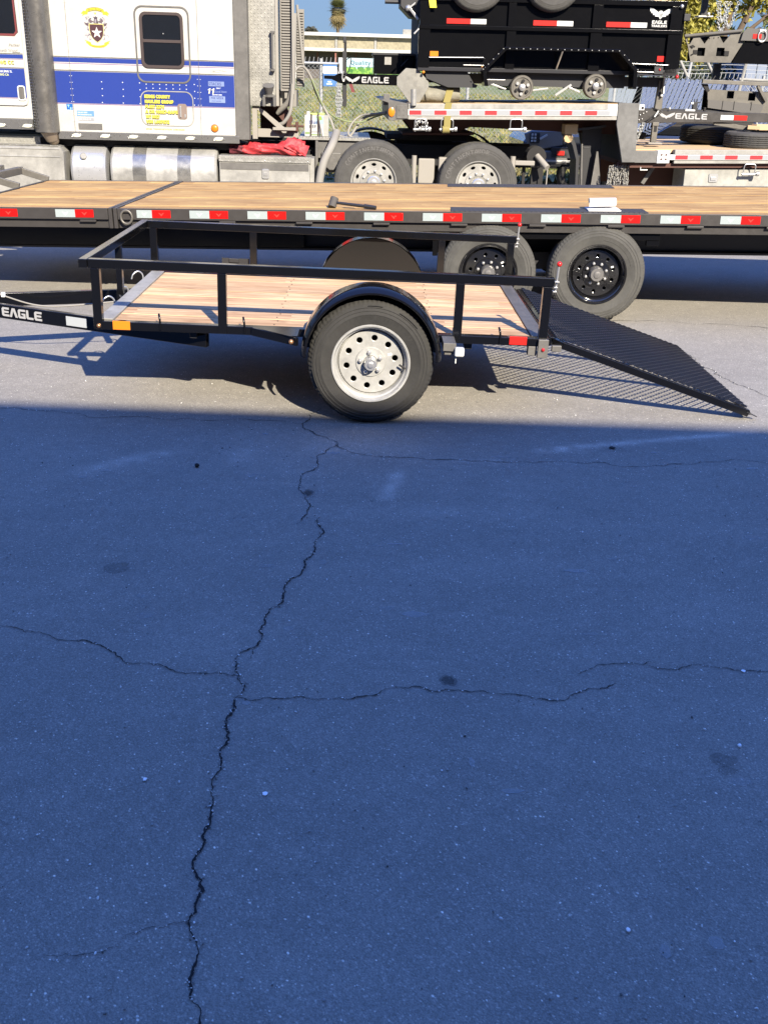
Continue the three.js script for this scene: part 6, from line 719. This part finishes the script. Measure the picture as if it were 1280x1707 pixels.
function leafCloud(blobs, n, size, seed) { const q = rng(seed), pos = [], nor = []; const tot = blobs.reduce((s, b) => s + b[3] * b[4] * b[3], 0); for (const [bx_, by, bz, rx, ry] of blobs) { const m = Math.round(n * rx * ry * rx / tot); for (let i = 0; i < m; i++) { const u = q() * 2 - 1, t = q() * 6.2832, r = Math.pow(q(), 0.45), s = Math.sqrt(1 - u * u), c = V(bx_ + rx * r * s * Math.cos(t), by + ry * r * u, bz + rx * r * s * Math.sin(t)); const d = V(q() - 0.5, q() - 0.5, q() - 0.5).normalize(), e = V(q() - 0.5, q() - 0.5, q() - 0.5).cross(d).normalize(), L = size * (0.6 + 0.8 * q()); const a = c.clone().addScaledVector(d, L), b = c.clone().addScaledVector(e, L * 0.45), f = c.clone().addScaledVector(d, -L), g = c.clone().addScaledVector(e, -L * 0.45); for (const v of [a, b, f, a, f, g]) pos.push(v.x, v.y, v.z); } } const g = new THREE.BufferGeometry(); g.setAttribute('position', new THREE.Float32BufferAttribute(pos, 3)); g.computeVertexNormals(); return g; }
const leafMat = (r, g, b) => new THREE.MeshPhysicalMaterial({ color: lin(r, g, b), roughness: 0.8, transmission: 0.35, thickness: 0, side: THREE.DoubleSide });
// yellowing tree at the right
{
  const o = thing('yellowing_tree', 'tree with yellow green autumn leaves behind the stacked trailers at right', 'tree', 'W', [9.2, 0, 32]); const z = -32;
  part('trunk', [rod([9.4, 0, 32], [9.3, 2.4, 32], 0.28, 0.2), rod([9.3, 2.3, 32], [8.3, 4.4, 32.1], 0.14, 0.06), rod([9.3, 2.3, 32], [9.9, 4.0, 31.8], 0.13, 0.06), rod([9.55, 3.0, 31.9], [10.6, 3.9, 31.9], 0.07, 0.03), rod([9.75, 3.5, 31.8], [10.2, 5.4, 31.8], 0.06, 0.03), rod([9.2, 2.6, 32], [9.6, 5.6, 32], 0.1, 0.05)], M.bark, o);
  const q = rng(31), br = []; for (let i = 0; i < 40; i++) { const x = 9.5 + q() * 1.6, y = 2.9 + q() * 1.4; br.push(rod([x, y, 31.7 + q() * 0.4], [x + (q() - 0.2) * 0.9, y + (q() - 0.45) * 0.7, 31.7 + q() * 0.4], 0.012, 0.005, 5)); } part('branch', br, M.bark, o, STUFF);
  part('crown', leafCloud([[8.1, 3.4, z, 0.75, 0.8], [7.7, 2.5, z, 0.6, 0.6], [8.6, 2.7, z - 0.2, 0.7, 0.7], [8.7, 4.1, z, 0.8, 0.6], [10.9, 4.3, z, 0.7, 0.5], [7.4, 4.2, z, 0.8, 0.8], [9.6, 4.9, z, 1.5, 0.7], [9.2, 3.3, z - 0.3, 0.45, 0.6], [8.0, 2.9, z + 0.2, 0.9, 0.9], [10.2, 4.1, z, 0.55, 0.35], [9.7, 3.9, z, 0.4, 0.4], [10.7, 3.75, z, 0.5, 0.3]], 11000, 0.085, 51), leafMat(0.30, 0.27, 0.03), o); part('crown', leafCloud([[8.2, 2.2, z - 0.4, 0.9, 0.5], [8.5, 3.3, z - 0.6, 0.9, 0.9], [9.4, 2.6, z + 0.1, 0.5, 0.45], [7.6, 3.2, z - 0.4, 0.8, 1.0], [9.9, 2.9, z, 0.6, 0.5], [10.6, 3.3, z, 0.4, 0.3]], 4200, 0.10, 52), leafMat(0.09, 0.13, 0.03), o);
  const b = thing('hedge', 'dark hedge behind the barbed wire at right', 'hedge', 'W', [6, 0, 22.5]); part('foliage', leafCloud([[5.4, 1.75, -22.5, 0.8, 0.6], [6.3, 1.75, -22.5, 0.8, 0.6], [7.2, 1.7, -23.5, 0.9, 0.6]], 3400, 0.07, 60), leafMat(0.04, 0.055, 0.02), b); part('stems', rod([6, 0, 22.5], [6.1, 1.5, 22.5], 0.05), M.bark, b);
}
// palm and far bushes
{
  const o = thing('palm_tree', 'tall fan palm with a skirt of dry fronds beyond the school roof', 'palm tree', 'W', [-9.1, 0, 170]); const cx = -9.15, cy = 11.4, D = 170, q = rng(41);
  part('trunk', rod([cx, 0, D], [cx, 11, D], 0.28, 0.2, 8), M.bark, o); const fr = (n, el0, el1, len, seed) => { const pos = [], Q = rng(seed); for (let i = 0; i < n; i++) { const az = Q() * 6.283, el = el0 + (el1 - el0) * Q(), L = len * (0.75 + 0.4 * Q()); const d = V(Math.cos(az) * Math.cos(el), Math.sin(el), Math.sin(az) * Math.cos(el)), up = V(0, 1, 0), s = d.clone().cross(up).normalize(), c = V(cx, cy, -D).addScaledVector(d, L * 0.35); c.y -= 0.12 * L; for (let k = 0; k < 7; k++) { const a = (k - 3) * 0.3, t = d.clone().multiplyScalar(Math.cos(a)).addScaledVector(s, Math.sin(a)), e = c.clone().addScaledVector(t, L * 0.62); e.y -= 0.1 * L * Math.abs(Math.cos(el)); const w = s.clone().multiplyScalar(0.09); pos.push(c.x - w.x, c.y, c.z - w.z, c.x + w.x, c.y, c.z + w.z, e.x, e.y, e.z); } } const g = new THREE.BufferGeometry(); g.setAttribute('position', new THREE.Float32BufferAttribute(pos, 3)); g.computeVertexNormals(); return g; };
  part('crown', [fr(120, -0.2, 1.5, 1.9, 42), fr(110, -0.8, 0.4, 1.3, 48)], leafMat(0.13, 0.14, 0.035), o); part('dry_skirt', [fr(190, -1.1, 0.1, 1.4, 43), fr(60, -0.1, 0.7, 0.9, 49), fr(150, -1.45, -0.8, 2.1, 44), fr(70, -1.56, -1.3, 2.7, 47)], leafMat(0.22, 0.17, 0.06), o);
  const t = thing('far_tree', 'small dark tree above the school roof left of the palm', 'tree', 'W', [-13, 0, 160], 'far trees above the school roof'); part('trunk', rod([-12.5, 0, 160], [-12.5, 6, 160], 0.2), M.bark, t); part('crown', leafCloud([[-12.4, 7.2, -160, 1.1, 1.1], [-11.6, 6.7, -160, 0.8, 0.6], [-12.9, 6.6, -160, 0.7, 0.7]], 900, 0.3, 45), leafMat(0.06, 0.06, 0.035), t);
  const u = thing('far_tree', 'smaller bush showing just beside the truck louvres', 'tree', 'W', [-15, 0, 160], 'far trees above the school roof'); part('trunk', rod([-14.6, 0, 160], [-14.6, 6, 160], 0.2), M.bark, u); part('crown', leafCloud([[-14.6, 6.6, -160, 0.9, 0.6]], 300, 0.28, 46), leafMat(0.06, 0.06, 0.035), u);
}
// dark car behind the rig
{
  const o = thing('parked_car', 'dark low car behind the rig, lamp showing beside the landing legs', 'car', 'TR', [4.6, 0, 5.3]); const B = phy(lin(0.02, 0.024, 0.032), 0.25, { clearcoat: 1 });
  part('body', [prism([[2.66, 0.42], [2.64, 0.85], [2.74, 0.97], [4.6, 1.0], [7.2, 1.0], [7.3, 0.8], [7.3, 0.4]], 4.55, 6.3, 0.04)], B, o); part('cabin', [prism([[4.9, 1.0], [5.5, 1.38], [6.5, 1.38], [7.0, 1.0]], 4.7, 6.15, 0.04)], M.glass, o); part('fender_panel', [prism([[2.64, 0.98], [2.75, 1.03], [3.3, 1.04], [3.3, 0.8], [2.9, 0.72], [2.7, 0.8]], 4.5, 4.56, 0.015)], std(lin(0.2, 0.2, 0.2), 0.4, 0.3), o); part('bumper', [prism([[2.60, 0.55], [2.64, 0.75], [2.95, 0.72], [3.4, 0.7], [3.4, 0.5], [2.7, 0.48]], 4.42, 4.8, 0.02)], M.greyPaint, o); part('bumper_step', [bx(2.9, 3.5, 0.535, 0.57, 4.4, 4.44, 0.005)], M.alu, o);
  const lm = part('lamp', [prism(rrect(2.735, 2.90, 0.83, 1.0, 0.02), 4.46, 4.52, 0.006)], M.satin, o); part('lamp_element', [0, 1, 2, 3, 4, 5].map(k => bx(2.75 + (k % 2) * 0.05, 2.785 + (k % 2) * 0.05, 0.85 + (k >> 1) * 0.05, 0.885 + (k >> 1) * 0.05, 4.44, 4.46, 0.003)), M.whiteRef, lm, STUFF); part('lamp_trim', [bar([2.90, 0.9, 4.45], [3.02, 0.97, 4.45], 0.03, 0.03)], M.whiteRef, o); part('red_light', [bx(3.2, 3.33, 0.65, 0.72, 4.4, 4.42, 0.01)], M.red, o); part('light_recess', [bx(3.1, 3.5, 0.6, 0.78, 4.42, 4.46, 0.01)], M.satin, o);
  for (const l of [3.6, 6.5]) part('wheel', [revolve([[0.2, -0.02], [0.30, 0], [0.32, -0.03], [0.32, -0.2], [0.28, -0.22]], 40).translate(l, 0.32, -4.5)], M.rubber, o);
}
renderer.render(scene, camera);
